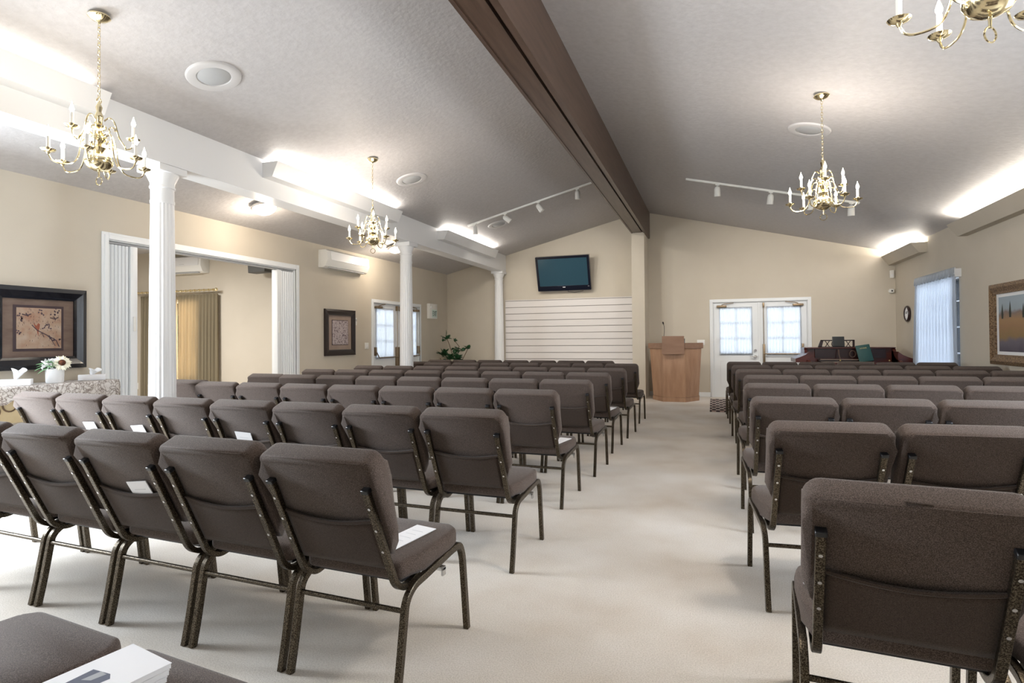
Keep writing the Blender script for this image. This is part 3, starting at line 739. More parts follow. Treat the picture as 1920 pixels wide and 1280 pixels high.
# ------------------------------------------------------------------ console table with cloth and its things
ct = thing('console_table', 'painted console table with carved apron against the left wall', 'table', (-6.08, 3.60, 0))
MB().box(-.20,.20,-.70,.70,.835,.87,bev=.006).build('tabletop', M['tablered'], ct)
b = MB(); b.box(.15,.17,-.62,.62,.56,.835); o_ = b.build('apron', M['tablewood'], ct, smooth=False)
b = MB()
for s in (-1, 1):
    for k in range(3): b.ring((.172, s*(.25+.12*k), .72-.05*k), .055-.01*k, .007, 'x', 18, 6)
b.build('carving', M['stem'], o_)
for x in (-.15, .14):
    for y in (-.62, .62): MB().tube([(x,y,.84),(x+.02,y,.6),(x,y,.3),(x+.02,y*1.02,0)], [.032,.028,.018,.024], 12).build('leg', M['tablewood'], ct)
def cloth_fn():
    b = MB(); y0, y1 = 2.86, 4.34; xf = -5.865; zt = .883
    nu = 64
    def hem(y):
        d = abs(y-3.44); base = .80-.22*max(0, (y-3.46))/.5 if y > 3.44 else .79-.42*max(0,(3.42-y))
        return max(.52, base)+.008*math.sin(y*70)
    cols = []
    for i in range(nu+1):
        y = y0+(y1-y0)*i/nu; w = .012*math.sin(y*19)
        edge = 1-min(1, (y1-y)/.05)
        xe = xf-.06*edge**2
        rows = [(-6.285,y,zt),(-6.07,y,zt+.001),(xe,y,zt)]
        h = hem(y)
        for q in range(1, 7): rows.append((xe+.014+w*(q/6), y+.006*math.sin(q+y*9), zt-(zt-h)*q/6))
        cols.append(rows)
    # right-hand end drop
    k = len(cols[0]); vs = [v for c in cols for v in c]
    b._new(vs, [(i*k+j, i*k+j+1, (i+1)*k+j+1, (i+1)*k+j) for i in range(nu) for j in range(k-1)])
    ne = 14; vs = []
    for i in range(ne+1):
        x = -6.285+(xf-.045+6.285)*i/ne
        for q in range(7): vs.append((x+.01, y1+.012*(q > 0)+.01*math.sin(x*25)*(q/6), zt-(.30+.03*math.sin(x*16))*q/6))
    b._new(vs, [(i*7+j, i*7+j+1, (i+1)*7+j+1, (i+1)*7+j) for i in range(ne) for j in range(6)])
    bmesh.ops.remove_doubles(b.bm, verts=b.bm.verts, dist=.001)
    return b
tag(cloth_fn().build('lace_tablecloth', M['lace'], angle=80, solid=.004), 'cream and brown lace-patterned cloth draped over the console table', 'tablecloth')
def tissue(loc, rz, label, squash):
    t = thing('tissue_box', label, 'tissue box', loc, rz, 'tissue boxes')
    MB().box(-.115,.115,-.06,.06,0,.055,bev=.003).build('box', M['paper'], t)
    def f(u, v):
        a = u*2*PI; r = (.012+.048*v)*(1+.25*math.sin(3*a+2*v)); return (r*math.cos(a)*.85+.02*v, r*math.sin(a)*.7, .054+v*(.085*squash+.02*math.sin(2*a)))
    MB().grid(f, 24, 6).build('tissue', M['white'], t, angle=120, solid=.001)
tissue((-6.02, 3.46, .888), R(50), 'white tissue box on the lace cloth, left of the flower vase', 1)
tissue((-6.06, 4.17, .888), R(55), 'white tissue box on the right end of the lace cloth', .6)
vz = thing('flower_vase', 'white cylindrical vase on the lace-covered console table', 'vase', (-6.02, 3.79, .888))
MB().lathe([(.066,0),(.071,.01),(.074,.132),(.076,.135),(.070,.135),(.066,.02)], n=36).build('vase_body', M['white'], vz)
fl = thing('flower_arrangement', 'cream sunflower with pale green leaves in the white vase', 'flowers', (-6.02, 3.79, 1.005))
rnd = random.Random(3)
def leafmesh(b, base, tip, w, bend=.0, nrm=None):
    base, tip = Vector(base), Vector(tip); d = tip-base; L_ = d.length; dn = d.normalized()
    s = dn.cross(nrm or Vector((.3,.2,1))).normalized(); up = s.cross(dn)
    def f(u, v):
        ww = w*math.sin(PI*(v**.8)*.98+.02); k = (u-.5)*2
        return base+d*v+s*(ww*k*.5)+up*(bend*L_*4*v*(1-v)+abs(k)*ww*.15)
    b.grid(f, 2, 6)
b = MB()
for i in range(46):
    a = rnd.uniform(0,2*PI); r = rnd.uniform(.06,.17); z = rnd.uniform(.0,.13)
    leafmesh(b, (0,0,.03), (r*math.cos(a)*.7, r*math.sin(a), z-.03*(r>.13)), rnd.uniform(.02,.045), .12)
b.build('foliage', M['leafpale'], fl, angle=80, solid=.001)
b = MB()
for i in range(34):
    a = rnd.uniform(0,2*PI); c = Vector((rnd.uniform(.0,.05), rnd.uniform(-.13,-.05), rnd.uniform(.03,.11)))
    leafmesh(b, c, c+Vector((.02,.03*math.cos(a),.03*math.sin(a))), .016, .1, Vector((1,0,0)))
b.build('small_blossoms', M['white'], fl, angle=80, solid=.001)
sf = MB(); C0 = Vector((.07,.02,.075)); nr = Vector((.85,-.35,.40)).normalized(); s1 = nr.orthogonal().normalized(); s2 = nr.cross(s1)
for i in range(26):
    a = 2*PI*i/26; d = s1*math.cos(a)+s2*math.sin(a)
    leafmesh(sf, C0+d*.022, C0+d*(.072+.006*(i%3))-nr*.008, .024, .08, nr)
sfo = sf.build('sunflower', M['petal'], fl, angle=80, solid=.001)
b = MB(); b.sphere(C0+nr*.004, .030, (1,1,1), 16); b.build('sunflower_centre', M['seedhead'], sfo)

# potted plant in the back left corner
pp = thing('potted_plant', 'dark green leafy plant in a pot in the back left corner', 'plant', (-5.82, 12.35, 0))
MB().lathe([(.15,0),(.19,.30),(.205,.34),(.19,.34),(.17,.30)], n=28).build('pot', M['pot'], pp)
MB().lathe([(.17,.29),(.05,.31)], n=20).build('soil', M['stem'], pp)
rnd = random.Random(12)
stems = [[(0,0,.3),(.05,-.02,.8),(-.05,-.05,1.15),(-.14,-.06,1.38)], [(.03,0,.3),(.12,0,.85),(.20,-.05,1.12),(.10,-.1,1.25)], [(0,0,.3),(.25,-.05,.75),(.42,-.1,1.02),(.46,-.1,1.12)], [(0,0,.3),(-.2,0,.6),(-.30,-.05,.85)], [(0,0,.3),(.1,-.1,.7),(.25,-.2,.9)]]
b = MB()
for s in stems: b.tube(s, .008, 6)
b.build('stems', M['stem'], pp)
b = MB()
def cluster(c, n, r, w, lo=-.3, hi=.9):
    w *= 1.45; n = int(n*1.35)
    for i in range(n):
        a = rnd.uniform(0,2*PI); e = rnd.uniform(lo,hi)
        d = Vector((math.cos(a)*math.cos(e), math.sin(a)*math.cos(e)*.8, math.sin(e)))*r*rnd.uniform(.75,1.15)
        p = Vector(c)+d*.12; leafmesh(b, p, p+d, w*rnd.uniform(.8,1.2), .1)
cluster((-.14,-.06,1.28), 12, .16, .06); leafmesh(b, (-.14,-.06,1.36), (-.13,-.07,1.52), .045, .05)
cluster((.10,-.1,1.22), 5, .10, .05, 0, 1.2); cluster((.12,-.05,1.06), 7, .14, .07, -1.2, .3); cluster((.44,-.1,1.05), 11, .11, .05, -.4, 1.2); cluster((.30,-.1,1.0), 7, .12, .05)
cluster((-.22,-.05,.88), 30, .20, .05, 0, 1.1); cluster((-.05,-.1,.80), 16, .2, .06, -.1, 1); cluster((.20,-.2,.80), 18, .2, .075, -.2, .9); cluster((.0,0,.6), 20, .25, .07, -.2, .6)
b.build('leaves', M['leaf'], pp, angle=80, solid=.001)

# ------------------------------------------------------------------ organ with its books
og = thing('organ', 'dark red mahogany organ console against the back right wall', 'organ', (2.385, 12.15, 0))
b = MB()
for s in (-1, 1):    # curved side cheeks
    x = s*.70; prof = [(-.42,.0),(-.42,.80),(-.36,.84),(-.20,.86),(-.06,.93),(.02,1.03),(.06,1.05),(.48,1.05),(.48,0)]
    b.prism(prof, 'x', min(x, x+s*.05), max(x, x+s*.05))
b.box(-.70,.70,.10,.48,.10,1.05)
b.build('case', M['mahog'], og, smooth=False)
b = MB(); b.box(-.75,.75,.02,.50,1.05,1.072,bev=.005); b.build('top', M['mahog'], og, smooth=False)
for s in (-1, 1):    # sloping arms outside the case
    b = MB(); pts = [(s*.70,.80),(s*.94,.80),(s*.94,.87),(s*.86,.90),(s*.775,.94),(s*.70,1.0)]
    if s < 0: pts = pts[::-1]
    b.prism(pts, 'y', -.30, .40); b.build('side_arm', M['mahog'], og, smooth=False)
b = MB(); b.box(-.70,.70,-.42,.10,.74,.80); b.build('keybed', M['mahog'], og, smooth=False)
b = MB(); b.box(-.50,.34,-.28,-.12,.80,.815).box(-.50,.34,-.14,.02,.84,.855); b.build('manuals', M['keys'], og, smooth=False)
b = MB(); b.box(-.52,.36,-.10,.10,.815,.84).box(-.56,.60,.06,.10,.88,1.04); b.build('stop_panel', M['mahogdark'], og, smooth=False)
b = MB(); b.tube([(-.18,-.02,1.03),(-.19,-.10,.95),(-.175,-.16,.84)], .010, 8); b.tube([(.05+.05*math.cos(a),-.02,.95+.06*math.sin(a)) for a in [k*2*PI/14 for k in range(14)]], .008, 6, closed=True); b.build('fretwork', M['beam'], og)
for x in (-.18, .70-.10): MB().sphere((x,-.17,.835), .014).build('knob', M['gold'], og)
# music desk with fret cut-outs
b = MB(); y = .14
b.box(-.45,.12,y,y+.02,1.19,1.212).box(-.49,.10,y,y+.02,1.072,1.085)
b.prism([(-.50,1.072),(-.43,1.072),(-.40,1.212),(-.45,1.212)], 'y', y, y+.02); b.box(.085,.12,y,y+.02,1.072,1.212)
for x0, s in ((-.33,1),(.02,-1)):
    b.tube([(x0-.04,y+.01,1.08),(x0+.03,y+.01,1.19)], .007, 6).tube([(x0+.03,y+.01,1.08),(x0-.04,y+.01,1.19)], .007, 6)
    b.tube([(x0+s*.10-s*.03*math.cos(a),y+.01,1.135+.05*math.sin(a)) for a in [R(-85+17*k) for k in range(11)]], .007, 6)
    b.tube([(x0+s*.13-s*.03*math.cos(a),y+.01,1.135+.05*math.sin(a)) for a in [R(-85+17*k) for k in range(11)]], .007, 6)
b.build('music_desk', M['mahogdark'], og, smooth=False)
mm = Matrix.Rotation(R(-12), 4, 'X')
bk = thing('black_folder', 'black folder standing on the organ music desk', 'folder', (2.225, 12.225, 1.086))
MB().box(-.10,.10,-.012,.012,0,.19,bev=.002,m=mm).build('cover', M['black'], bk)
MB().box(-.094,.094,-.016,-.0125,.006,.184,m=mm).build('page', mat('dark_page', (.006,.009,.010), .6), bk, smooth=False)
gb = thing('green_book', 'large green book leaning on the organ keybed with gold title', 'book', (2.62, 11.945, .818), R(0))
mg = Matrix.Rotation(R(-18), 4, 'X') @ Matrix.Rotation(R(-9), 4, 'Y')
MB().box(-.115,.115,-.011,.011,0,.315,bev=.003,m=mg).build('cover', M['green'], gb)
MB().box(-.108,.108,-.007,.007,.004,.311,m=Matrix.Translation((.004,.0,.0)) @ mg).build('pages', M['paper'], gb, smooth=False)
tt = text('HYMNS', .034, (0,0,0), (0,0,0), M['gold'], gb, 'title', .0004)
tt.matrix_local = mg @ Matrix.Translation((0,-.0125,.25)) @ Matrix.Rotation(R(90),4,'X')

# ------------------------------------------------------------------ ceiling things
def ceiling_frame(x, y):
    left = x < RX; z = zL(x) if left else zR(x); a = math.atan(.247 if left else -.245)
    return (x, y, z), -a     # rotation about y so that local -z is the inward normal
def speaker(x, y, label):
    loc, a = ceiling_frame(x, y); t = thing('ceiling_speaker', label, 'ceiling speaker', loc, 0, 'round ceiling speakers'); t.rotation_euler = (0, a, 0)
    MB().lathe([(.215,0),(.21,-.012),(.20,-.018),(.135,-.012),(.130,-.004)], n=48).build('trim_ring', M['speaker'], t)
    MB().lathe([(.131,-.003),(.12,-.012),(.02,-.014)], n=40).build('grille', M['greyplastic'], t)
speaker(-3.92, 3.694, 'round white ceiling speaker nearest the camera, left of the ridge beam')
speaker(-3.91, 7.026, 'round white ceiling speaker left of the ridge beam, beyond the second chandelier')
speaker(-3.89, 10.384, 'round white ceiling speaker beside the left track light, nearest the back wall')
speaker(1.0, 6.854, 'round white ceiling speaker right of the ridge beam')

def track(x0, x1, y, heads, label):
    loc, a = ceiling_frame(x0, y); left = x0 < RX; zf = zL if left else zR
    t = thing('track_light', label, 'track light', (x0, y, zf(x0)), 0, 'track lights'); t.rotation_euler = (0, a, 0)
    Lg = math.hypot(x1-x0, zf(x1)-zf(x0))
    MB().box(0, Lg, -.018, .018, -.03, 0, bev=.003).build('rail', M['plastic'], t)
    for xh, yaw, tilt in heads:
        d = (xh-x0)/math.cos(a); h = MB()
        h.box(d-.03, d+.03, -.016, .016, -.045, -.028)
        ho = h.build('adapter', M['plastic'], t)
        m = Matrix.Translation((d,0,-.045)) @ Matrix.Rotation(-a,4,'Y') @ Matrix.Rotation(R(yaw),4,'Z')
        b = MB(); p = lambda q: m @ Vector(q)
        b.cyl(p((0,0,0)), p((0,0,-.05)), .007)
        tl = R(tilt); dirv = Vector((0, math.sin(tl), -math.cos(tl)))
        c = Vector((0,0,-.06)); r0, r1 = c-dirv*.03, c+dirv*.12
        b.tube([p(c-dirv*.045), p(c-dirv*.03), p(c), p(c+dirv*.11)], [.015,.036,.045,.048], 20)
        b.build('lamp_head', M['plastic'], ho)
        sp = bpy.data.lights.new('track_spot', 'SPOT'); sp.energy = 40; sp.color = (1, .93, .84); sp.spot_size = R(95); sp.spot_blend = 1; sp.shadow_soft_size = .04
        so = bpy.data.objects.new('track_spot', sp); col.objects.link(so); so.location = (xh, y+.10, zf(xh)-.24)
        so.rotation_euler = Vector((xh*.0+(.3 if left else 0), 3.25, -1.9)).to_track_quat('-Z', 'Y').to_euler()
track(-4.29, -1.72, 9.80, [(-4.15,0,5),(-3.55,-70,55),(-2.92,-80,35),(-2.21,0,8)], 'white four-headed track light on the ceiling left of the ridge beam')
track(-.38, 2.05, 9.60, [(.10,0,10),(.87,20,15),(1.42,0,12),(1.95,0,10)], 'white track light on the ceiling right of the ridge beam')

def dome(x, y, label, pw):
    loc, a = ceiling_frame(x, y); t = thing('dome_light', label, 'ceiling light', loc, 0, 'dome ceiling lights'); t.rotation_euler = (0, a, 0)
    MB().lathe([(.155,0),(.165,-.02),(.17,-.045),(.155,-.055),(.14,-.04)], n=40).build('rim', M['steel'], t)
    MB().lathe([(.152,-.045),(.15,-.07),(.125,-.105),(.08,-.13),(.02,-.14)], n=36).build('glass_bowl', M['domeglass'], t)
    MB().cyl((0,0,-.138),(0,0,-.16),.008).build('finial', M['steel'], t)
    l = bpy.data.lights.new('dome_bulb', 'POINT'); l.energy = pw; l.color = LAMP; l.shadow_soft_size = .10
    o = bpy.data.objects.new('dome_bulb', l); col.objects.link(o); o.location = (x, y, loc[2]-.25)
dome(-5.58, 6.06, 'lit frosted dome light on the ceiling above the wide opening', 12)
dome(-5.65, 9.53, 'lit frosted dome light on the ceiling behind the second column', 13)

# chandeliers
def build_chandelier(label):
    t = thing('chandelier', label, 'chandelier', (0,0,0), 0, 'brass candle chandeliers')
    # local z=0 at ring bottom
    MB().lathe([(.001,1.155),(.065,1.155),(.068,1.145),(.045,1.125),(.012,1.112),(.006,1.10)], n=32).build('canopy', M['brass'], t)
    b = MB(); z = 1.105; i = 0
    while z > .575:
        pts = []
        for k in range(12):
            a = 2*PI*k/12; u, v = .0085*math.cos(a), .0175*math.sin(a)
            pts.append((u,0,z-.0175+v) if i % 2 == 0 else (0,u,z-.0175+v))
        b.tube(pts, .0022, 6, closed=True); z -= .0265; i += 1
    b.build('chain', M['brass'], t)
    MB().lathe([(.006,.095),(.028,.098),(.062,.115),(.083,.145),(.085,.165),(.070,.195),(.040,.215),(.022,.225),(.030,.24),(.040,.255),(.028,.27),(.020,.285),(.034,.30),(.046,.315),(.046,.33),(.030,.345),(.020,.36),(.026,.375),(.044,.385),(.044,.40),(.022,.415),(.018,.44),(.026,.46),(.024,.475),(.014,.50),(.020,.53),(.012,.55),(.006,.57)], n=32).build('centre_column', M['brass'], t)
    MB().ring((0,0,.575), .016, .0035, 'x', 16, 6).build('top_loop', M['brass'], t)
    MB().cyl((0,0,.10),(0,0,.055),.007,.005).ring((0,0,.030), .028, .0035, 'y', 22, 6).build('bottom_ring', M['brass'], t)
    armp = {}
    for lvl, (n, off, zr, Rr, dip, zp) in enumerate(((6, 12, .33, .275, .10, .165), (3, 40, .44, .20, .26, .325))):
        for k in range(n):
            a = R(off+360*k/n); rot = Matrix.Rotation(a, 4, 'Z'); P = lambda r, z: rot @ Vector((r,0,z))
            b = MB()
            pts = [(.03,zr),(.06,zr+.025),(.09,zr-.005),(.115,dip+.08),(.15,dip+.015),(Rr*.78,dip),(Rr*.93,dip+.012),(Rr,dip+.05),(Rr,zp)]
            # smooth by Catmull-Rom
            sm = []
            for i in range(len(pts)-1):
                p0, p1, p2, p3 = pts[max(i-1,0)], pts[i], pts[i+1], pts[min(i+2,len(pts)-1)]
                for q in range(4):
                    u = q/4; f = lambda j: .5*((2*p1[j])+(-p0[j]+p2[j])*u+(2*p0[j]-5*p1[j]+4*p2[j]-p3[j])*u*u+(-p0[j]+3*p1[j]-3*p2[j]+p3[j])*u**3)
                    sm.append((f(0), f(1)))
            sm.append(pts[-1]); b.tube([P(r,z) for r,z in sm], .0048, 8)
            # scroll near the column
            b.tube([P(.075+.018*math.cos(s), zr-.055+.018*math.sin(s)) for s in [R(-30+30*i) for i in range(10)]], .004, 6)
            arm = b.build('arm', M['brass'], t)
            c = P(Rr, 0)
            MB().lathe([(.006,zp-.02),(.012,zp-.008),(.034,zp),(.042,zp+.010),(.040,zp+.010),(.016,zp+.004),(.016,zp+.022),(.013,zp+.024)], (c.x,c.y,0), n=24).build('drip_pan', M['brass'], arm)
            MB().cyl((c.x,c.y,zp+.015),(c.x,c.y,zp+.095),.0105,n=14).build('candle_sleeve', M['candle'], arm)
            MB().lathe([(.006,zp+.094),(.0125,zp+.108),(.0135,zp+.118),(.009,zp+.135),(.003,zp+.152),(.0008,zp+.165)], (c.x,c.y,0), n=14).build('bulb', M['bulb'], arm)
    return t
CH = [(-3.91, 2.735, 'brass candle chandelier nearest the left edge, in front of the first column'), (-3.91, 6.05, 'brass candle chandelier left of the ridge beam, the farther one'),
      (.97, 5.915, 'brass candle chandelier right of the ridge beam, wholly in view'), (.97, 2.55, 'brass candle chandelier cut off by the top right corner')]
proto = build_chandelier(CH[0][2])
for i, (x, y, l) in enumerate(CH):
    o = proto if i == 0 else copy_tree(proto)
    o.location = (x, y, (zL(x) if x < RX else zR(x))-1.155-.008); o['label'] = l; o.rotation_euler = (0,0,R([0,25,-14,33][i]))
    L = bpy.data.lights.new('chandelier_glow', 'POINT'); L.energy = (9, 26, 25, 74)[i]; L.color = WARM; L.shadow_soft_size = .16
    g = bpy.data.objects.new('chandelier_glow', L); col.objects.link(g); g.location = (x, y, o.location.z+.33)

# ------------------------------------------------------------------ chairs
def fil(pts, r, n=5):
    """round the corners of a polyline of (y,z)"""
    out = [pts[0]]
    for i in range(1, len(pts)-1):
        p0, p, p1 = Vector(pts[i-1]), Vector(pts[i]), Vector(pts[i+1]); a = (p0-p).normalized(); b = (p1-p).normalized()
        d = min(r, (p0-p).length*.48, (p1-p).length*.48); A, B = p+a*d, p+b*d
        for k in range(n+1):
            t = k/n; q = A*(1-t)**2+p*2*t*(1-t)+B*t*t; out.append((q.x, q.y))
    out.append(pts[-1]); return out
HW = .250
POST = [(.065, .35), (-.125, .762)]
lean = (POST[1][0]-POST[0][0])/(POST[1][1]-POST[0][1])
def build_chair(detail):
    t = thing('stacking_chair', '-', 'chair', (0,0,0))
    ms = Matrix.Rotation(R(2.0), 4, 'X')
    # seat cushion: plan widens to the front, chamfered front corners
    b = MB(); pl = [(-.215,.065),(.215,.065),(.238,.20),(.248,.40),(.235,.475),(.19,.515),(-.19,.515),(-.235,.475),(-.248,.40),(-.238,.20)]
    vs, fs = b._new([(x,y,.385+.012*(y-.1)) for x,y in pl]+[(x,y,.455+.03*(y-.1)) for x,y in pl], [tuple(range(10))[::-1], tuple(range(10,20))]+[(i,(i+1)%10,(i+1)%10+10,i+10) for i in range(10)])
    bmesh.ops.bevel(b.bm, geom=list({e for f in fs for e in f.edges}), offset=.024, segments=4, profile=.5, affect='EDGES')
    b.build('seat', M['fabric'], t, angle=60)
    # backrest cushion
    zb, zt = .50, .898
    out = [(-.205,zb),(.205,zb),(.225,.545),(HW,.60),(HW,.80)]
    for a in range(0, 91, 18): out.append((HW-.045+.045*math.cos(R(a)), zt-.045+.045*math.sin(R(a))))
    out += [(-x, z) for x, z in out[::-1] if x > 0 and z > zb+.001]
    # keep unique loop
    loop = []
    for q in out:
        if not loop or (abs(q[0]-loop[-1][0])+abs(q[1]-loop[-1][1])) > 1e-4: loop.append(q)
    n = len(loop)
    def Y(z, off): return POST[0][0]+lean*(z-POST[0][1])+off
    b = MB()
    vs, fs = b._new([(x,Y(z,.020),z-.036*max(0,z-.80)/.098) for x,z in loop]+[(x*.985,Y(z,.108 if z > .6 else .07),z+.008*max(0,z-.80)/.098) for x,z in loop], [tuple(range(n)), tuple(range(2*n-1,n-1,-1))]+[(i,i+n,(i+1)%n+n,(i+1)%n) for i in range(n)])
    bmesh.ops.bevel(b.bm, geom=list({e for f in fs[:2] for e in f.edges}), offset=.024, segments=5, profile=.5, affect='EDGES')
    b.build('backrest', M['fabric'], t, angle=60)
    # cloth pocket slung between the posts
    def f(u, v):
        x = -.195+.39*u; z = .448+(.645-.022*math.sin(PI*u)-.448)*v
        return (x, Y(z, .006-.010*math.sin(PI*u)*v), z)
    b = MB().grid(f, 14, 8)
    b.tube([f(i/14, 1) for i in range(15)], .0045, 6)
    b.build('back_pocket', M['pocket'], t, angle=60, solid=.006)
    for s in (-1, 1):
        x = s*.206
        pts = [(x,y,z) for y, z in fil([(POST[1][0],POST[1][1]), (.045,.385), (.10,.352), (.20,.372)], .06)]
        p = MB().tube(pts, 0, sq=(.026,.022)).build('back_post', M['frame'], t, angle=30)
        top = Vector((x, POST[1][0], POST[1][1])); d = Vector((0, lean, 1)).normalized()
        b = MB(); m = Matrix.Translation(top) @ Matrix.Rotation(-math.atan(lean), 4, 'X'); b.box(-.0145,.0145,-.0125,.0125,-.004,.012,bev=.002,seg=1,m=m); b.build('post_cap', M['black'], p)
        if detail:
            for q in (.70, .615, .53):
                y = Y(q, -.011); nrm = Vector((0,-1,lean)).normalized(); c = Vector((x, y, q)); MB().cyl(c, c+nrm*.004, .0055, n=10).build('screw', M['steel'], p)
        xl = s*.238
        lp = [(0,0), (.022,.10), (.062,.325), (.115,.362), (.20,.368)]
        MB().tube([(xl,y,z) for y, z in fil(lp, .05)], 0, sq=(.024,.028)).build('leg', M['frame'], t, angle=30)
        lp = [(.40,.388), (.485,.392), (.515,.335), (.555,0)]
        fl_ = MB().tube([(xl,y,z) for y, z in fil(lp, .05)], 0, sq=(.024,.028)).build('leg', M['frame'], t, angle=30)
        MB().tube([(xl,.20,.368),(xl,.40,.388)], 0, sq=(.024,.028)).build('seat_rail', M['frame'], t, angle=30)
    if detail: MB().box(.225,.262,.30,.325,.345,.362,bev=.003).box(.252,.262,.30,.325,.325,.360,bev=.003).build('ganging_clip', M['steel'], t)
    MB().cyl((-.228,.055,.29),(.228,.055,.29),.0095,n=12).build('stretcher', M['frame'], t)
    MB().box(-.20,.20,.10,.45,.372,.388).build('seat_pan', M['black'], t, smooth=False)
    return t
Y_SEAM = POST[0][0]+lean*(.898-POST[0][1])+.0265
CH1 = build_chair(True); CH2 = build_chair(False); first = {True: True, False: True}
ORD = ['aisle-end', 'second', 'third', 'fourth', 'fifth', 'sixth', 'seventh', 'eighth']
ROWN = {0:'the cropped foreground row', 1:'the nearest full row', 2:'the second row', 3:'the third row', 4:'the fourth row', 5:'the fifth row', 6:'the sixth row', 7:'the seventh row', 8:'the front row farthest away'}
def chair(x, y, rz, block, row, i, extra=None):
    det = row <= 4; p = CH1 if det else CH2
    o = p if first[det] else copy_tree(p); first[det] = False
    o.location = (x, y, 0); o.rotation_euler = (0, 0, rz)
    pos = ('aisle-end' if i == 0 else ORD[i]+' from the aisle')
    o['label'] = 'brown tweed chair, %s, %s, %s block%s' % (pos, ROWN[row].replace('the ', ''), block, (', '+extra) if extra else '')
    o['group'] = 'chairs in the %s block' % block
    return o
# rows: (aisle-side x, rear-foot y, angle, curvature, pitch, count)
LROWS = {0:(-1.025,.575,-.10,0,.507,2), 1:(-1.045,1.785,-.045,.0,.520,6), 2:(-1.03,2.96,-.014,-.004,.513,8), 3:(-1.066,4.18,-.023,-.002,.510,8), 4:(-1.025,5.25,-.037,.001,.514,8),
         5:(-1.047,6.375,-.040,.006,.520,8), 6:(-1.022,7.385,-.055,.004,.516,8), 7:(-1.035,8.71,-.040,.009,.511,8), 8:(-1.548,9.742,-.080,.010,.515,7)}
RROWS = {1:(.212,1.80,.07,0,.52,3), 2:(.208,2.914,-.09,.0,.515,4), 3:(.205,4.05,-.055,.003,.512,5), 4:(.220,5.18,-.058,.004,.510,6),
         5:(.272,6.285,-.071,.009,.503,6), 6:(.235,7.41,-.053,-.002,.507,6), 7:(.222,8.52,-.033,.005,.510,6), 8:(.19,9.64,-.013,-.004,.5045,6)}
POSE = {}
extra = {('left',1,0):'program on seat', ('left',1,2):'card in pocket', ('left',3,0):'program on seat', ('left',5,0):'program on seat', ('right',1,0):'program on seat', ('left',0,0):'booklets on seat',
         ('left',2,3):'card in pocket', ('left',2,5):'card in pocket', ('left',2,6):'card in pocket'}
for block, rows_, side in (('left', LROWS, -1), ('right', RROWS, 1)):
    for r, (X, Y0, a, k, pi, n) in rows_.items():
        for i in range(n):
            aa = a+k*i; dx, dy = side*math.cos(aa), -math.sin(aa)
            cx, cy = X+dx*pi/2, Y0+dy*pi/2
            rz = -aa if side > 0 else aa
            if block == 'left' and (r, i) == (3, 7): cx, cy, rz = cx-.02, cy+.13, 0
            if block == 'left' and (r, i) == (7, 7): cx, cy, rz = cx-.01, cy+.30, 0
            if block == 'left' and (r, i) == (4, 7): cy, rz = cy+.06, 0
            # left-block direction: facing stays perpendicular to the row
            chair(cx, cy, rz, block, r, i, extra.get((block, r, i)))
            POSE[(block, r, i)] = (cx, cy, rz)
            X += dx*pi; Y0 += dy*pi

# small tear in the top seam of the nearest right-hand chair
near = [o for o in col.objects if o.get('label', '').startswith('brown tweed chair, aisle-end, nearest full row, right')][0]
MB().tube([(-.03+.006*k, Y_SEAM+.0015*math.sin(k), .871-.0004*k) for k in range(11)], [.001]+[.0032]*9+[.001], 6).build('fabric_tear', M['pocket'], near)

# ------------------------------------------------------------------ paper things on the chairs
def on_chair(key, local, rz=0):
    cx, cy, a = POSE[key]; m = Matrix.Translation((cx,cy,0)) @ Matrix.Rotation(a,4,'Z') @ Matrix.Translation(local) @ Matrix.Rotation(rz,4,'Z'); return m
def program(m, w, h, label, thick=.003):
    t = thing('folded_program', label, 'program', (0,0,0), 0, 'printed programs'); t.matrix_world = m
    b = MB().box(-w/2, w/2, -h/2, h/2, 0, thick*.5); b.box(-w/2, w/2, -h/2, h/2, thick*.5+.0004, thick); b.build('paper', M['paper'], t, smooth=False)
    b = MB()
    for i in range(5): b.box(-w*.28, w*.28*(1-.2*(i%2)), h*.3-i*h*.13-.0015, h*.3-i*h*.13+.0015, thick, thick+.0003)
    b.build('printed_lines', mat('faint_print', (.6,.62,.66), .8) if 'faint_print' not in bpy.data.materials else bpy.data.materials['faint_print'], t, smooth=False)
    return t
tiltx = lambda a: Matrix.Rotation(R(a), 4, 'X')
program(on_chair(('left',1,0), (.09,.28,.462), R(-10)) @ tiltx(2), .105, .29, 'white program on the seat of the nearest aisle chair, left block')
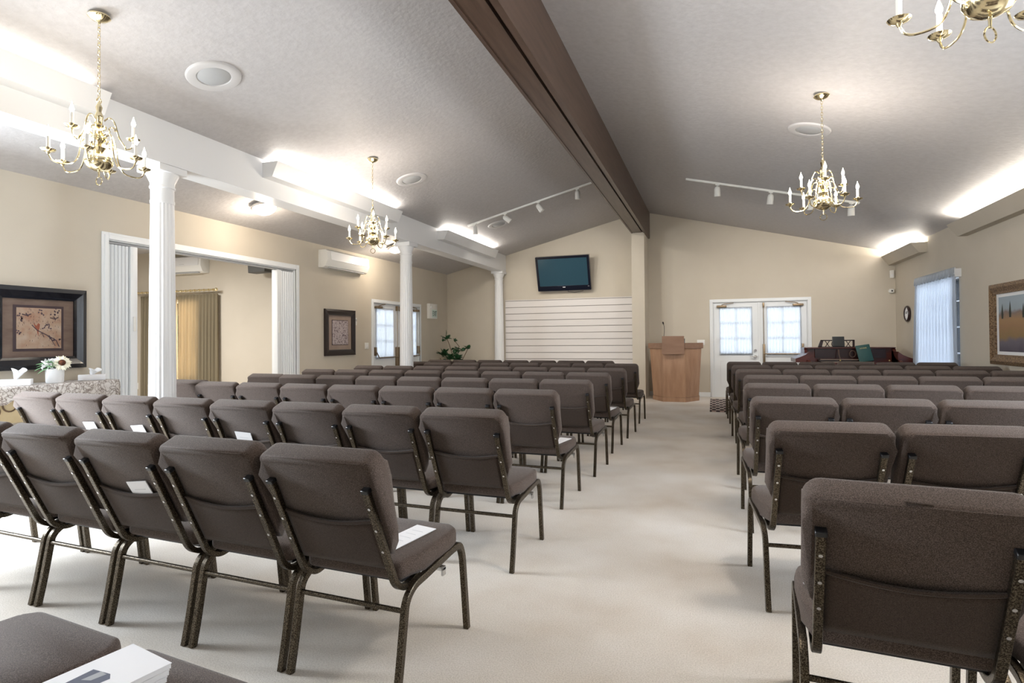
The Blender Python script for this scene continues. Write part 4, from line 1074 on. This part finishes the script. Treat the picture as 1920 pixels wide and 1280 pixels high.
program(on_chair(('left',3,0), (.155,.26,.462), R(-12)) @ tiltx(2), .10, .22, 'white program on an aisle seat two rows ahead of the nearest aisle chair')
program(on_chair(('left',5,0), (.16,.25,.462), R(-6)) @ tiltx(2), .10, .22, 'white program on the aisle seat of the fifth row, left block')
program(on_chair(('right',1,0), (-.13,.21,.462), R(14)) @ tiltx(2), .14, .22, 'white program on the nearest right-hand seat, half hidden by its backrest')
def pocket_card(key, x, label, tilt=0, up=.0):
    z = .60; y = POST[0][0]+lean*(z-POST[0][1])+.010
    m = on_chair(key, (x, y-.004, z+up)) @ Matrix.Rotation(math.atan(-lean)+R(90), 4, 'X') @ Matrix.Rotation(R(tilt), 4, 'Z')
    program(m, .13, .20, label)
pocket_card(('left',1,2), .075, 'white card tucked in the back pocket of a nearest-row chair', 8)
pocket_card(('left',2,3), -.03, 'white card in a second-row back pocket, the rightmost of the three there', -3)
pocket_card(('left',2,5), .04, 'white card in a second-row back pocket, the middle of the three there', 6)
pocket_card(('left',2,6), .04, 'white cards in a second-row back pocket, the leftmost of the three there', 3)
cx, cy, a = POSE[('left',0,0)]
for k in range(3):
    lab = ['white booklet at the bottom of the foreground stack', 'white booklet in the middle of the foreground stack', 'white booklet with dark blue photo on top of the foreground stack'][k]
    t = thing('booklet', lab, 'booklet', (-1.335+.004*k, .885+.002*k, .474+.0137*k), R(-14+1.5*k), 'booklets stacked on the foreground seat')
    MB().box(-.085,.085,-.15,.15,.0006,.0128,bev=.001,seg=1).build('pages', M['paper'], t, smooth=False)
    MB().box(-.086,.086,-.151,.151,.0124,.0135).build('cover', M['paper'], t, smooth=False)
    if k == 2:
        b = MB(); b.mi = 0
        b._new([(-.045,.045,.0137),(.010,.055,.0137),(.030,.045,.0137),(.028,.02,.0137),(-.005,-.02,.0137),(-.035,-.06,.0137)], [(0,1,2,3,4,5)])
        b.mi = 1; b._new([(-.02,.050,.0139),(.004,.050,.0139),(.0,.02,.0139),(-.022,.01,.0139)], [(0,1,2,3)])
        b.build('cover_photo', [M['photo_blue'], mat('printed_photo_grey', (.35,.38,.42), .4)], t, smooth=False)
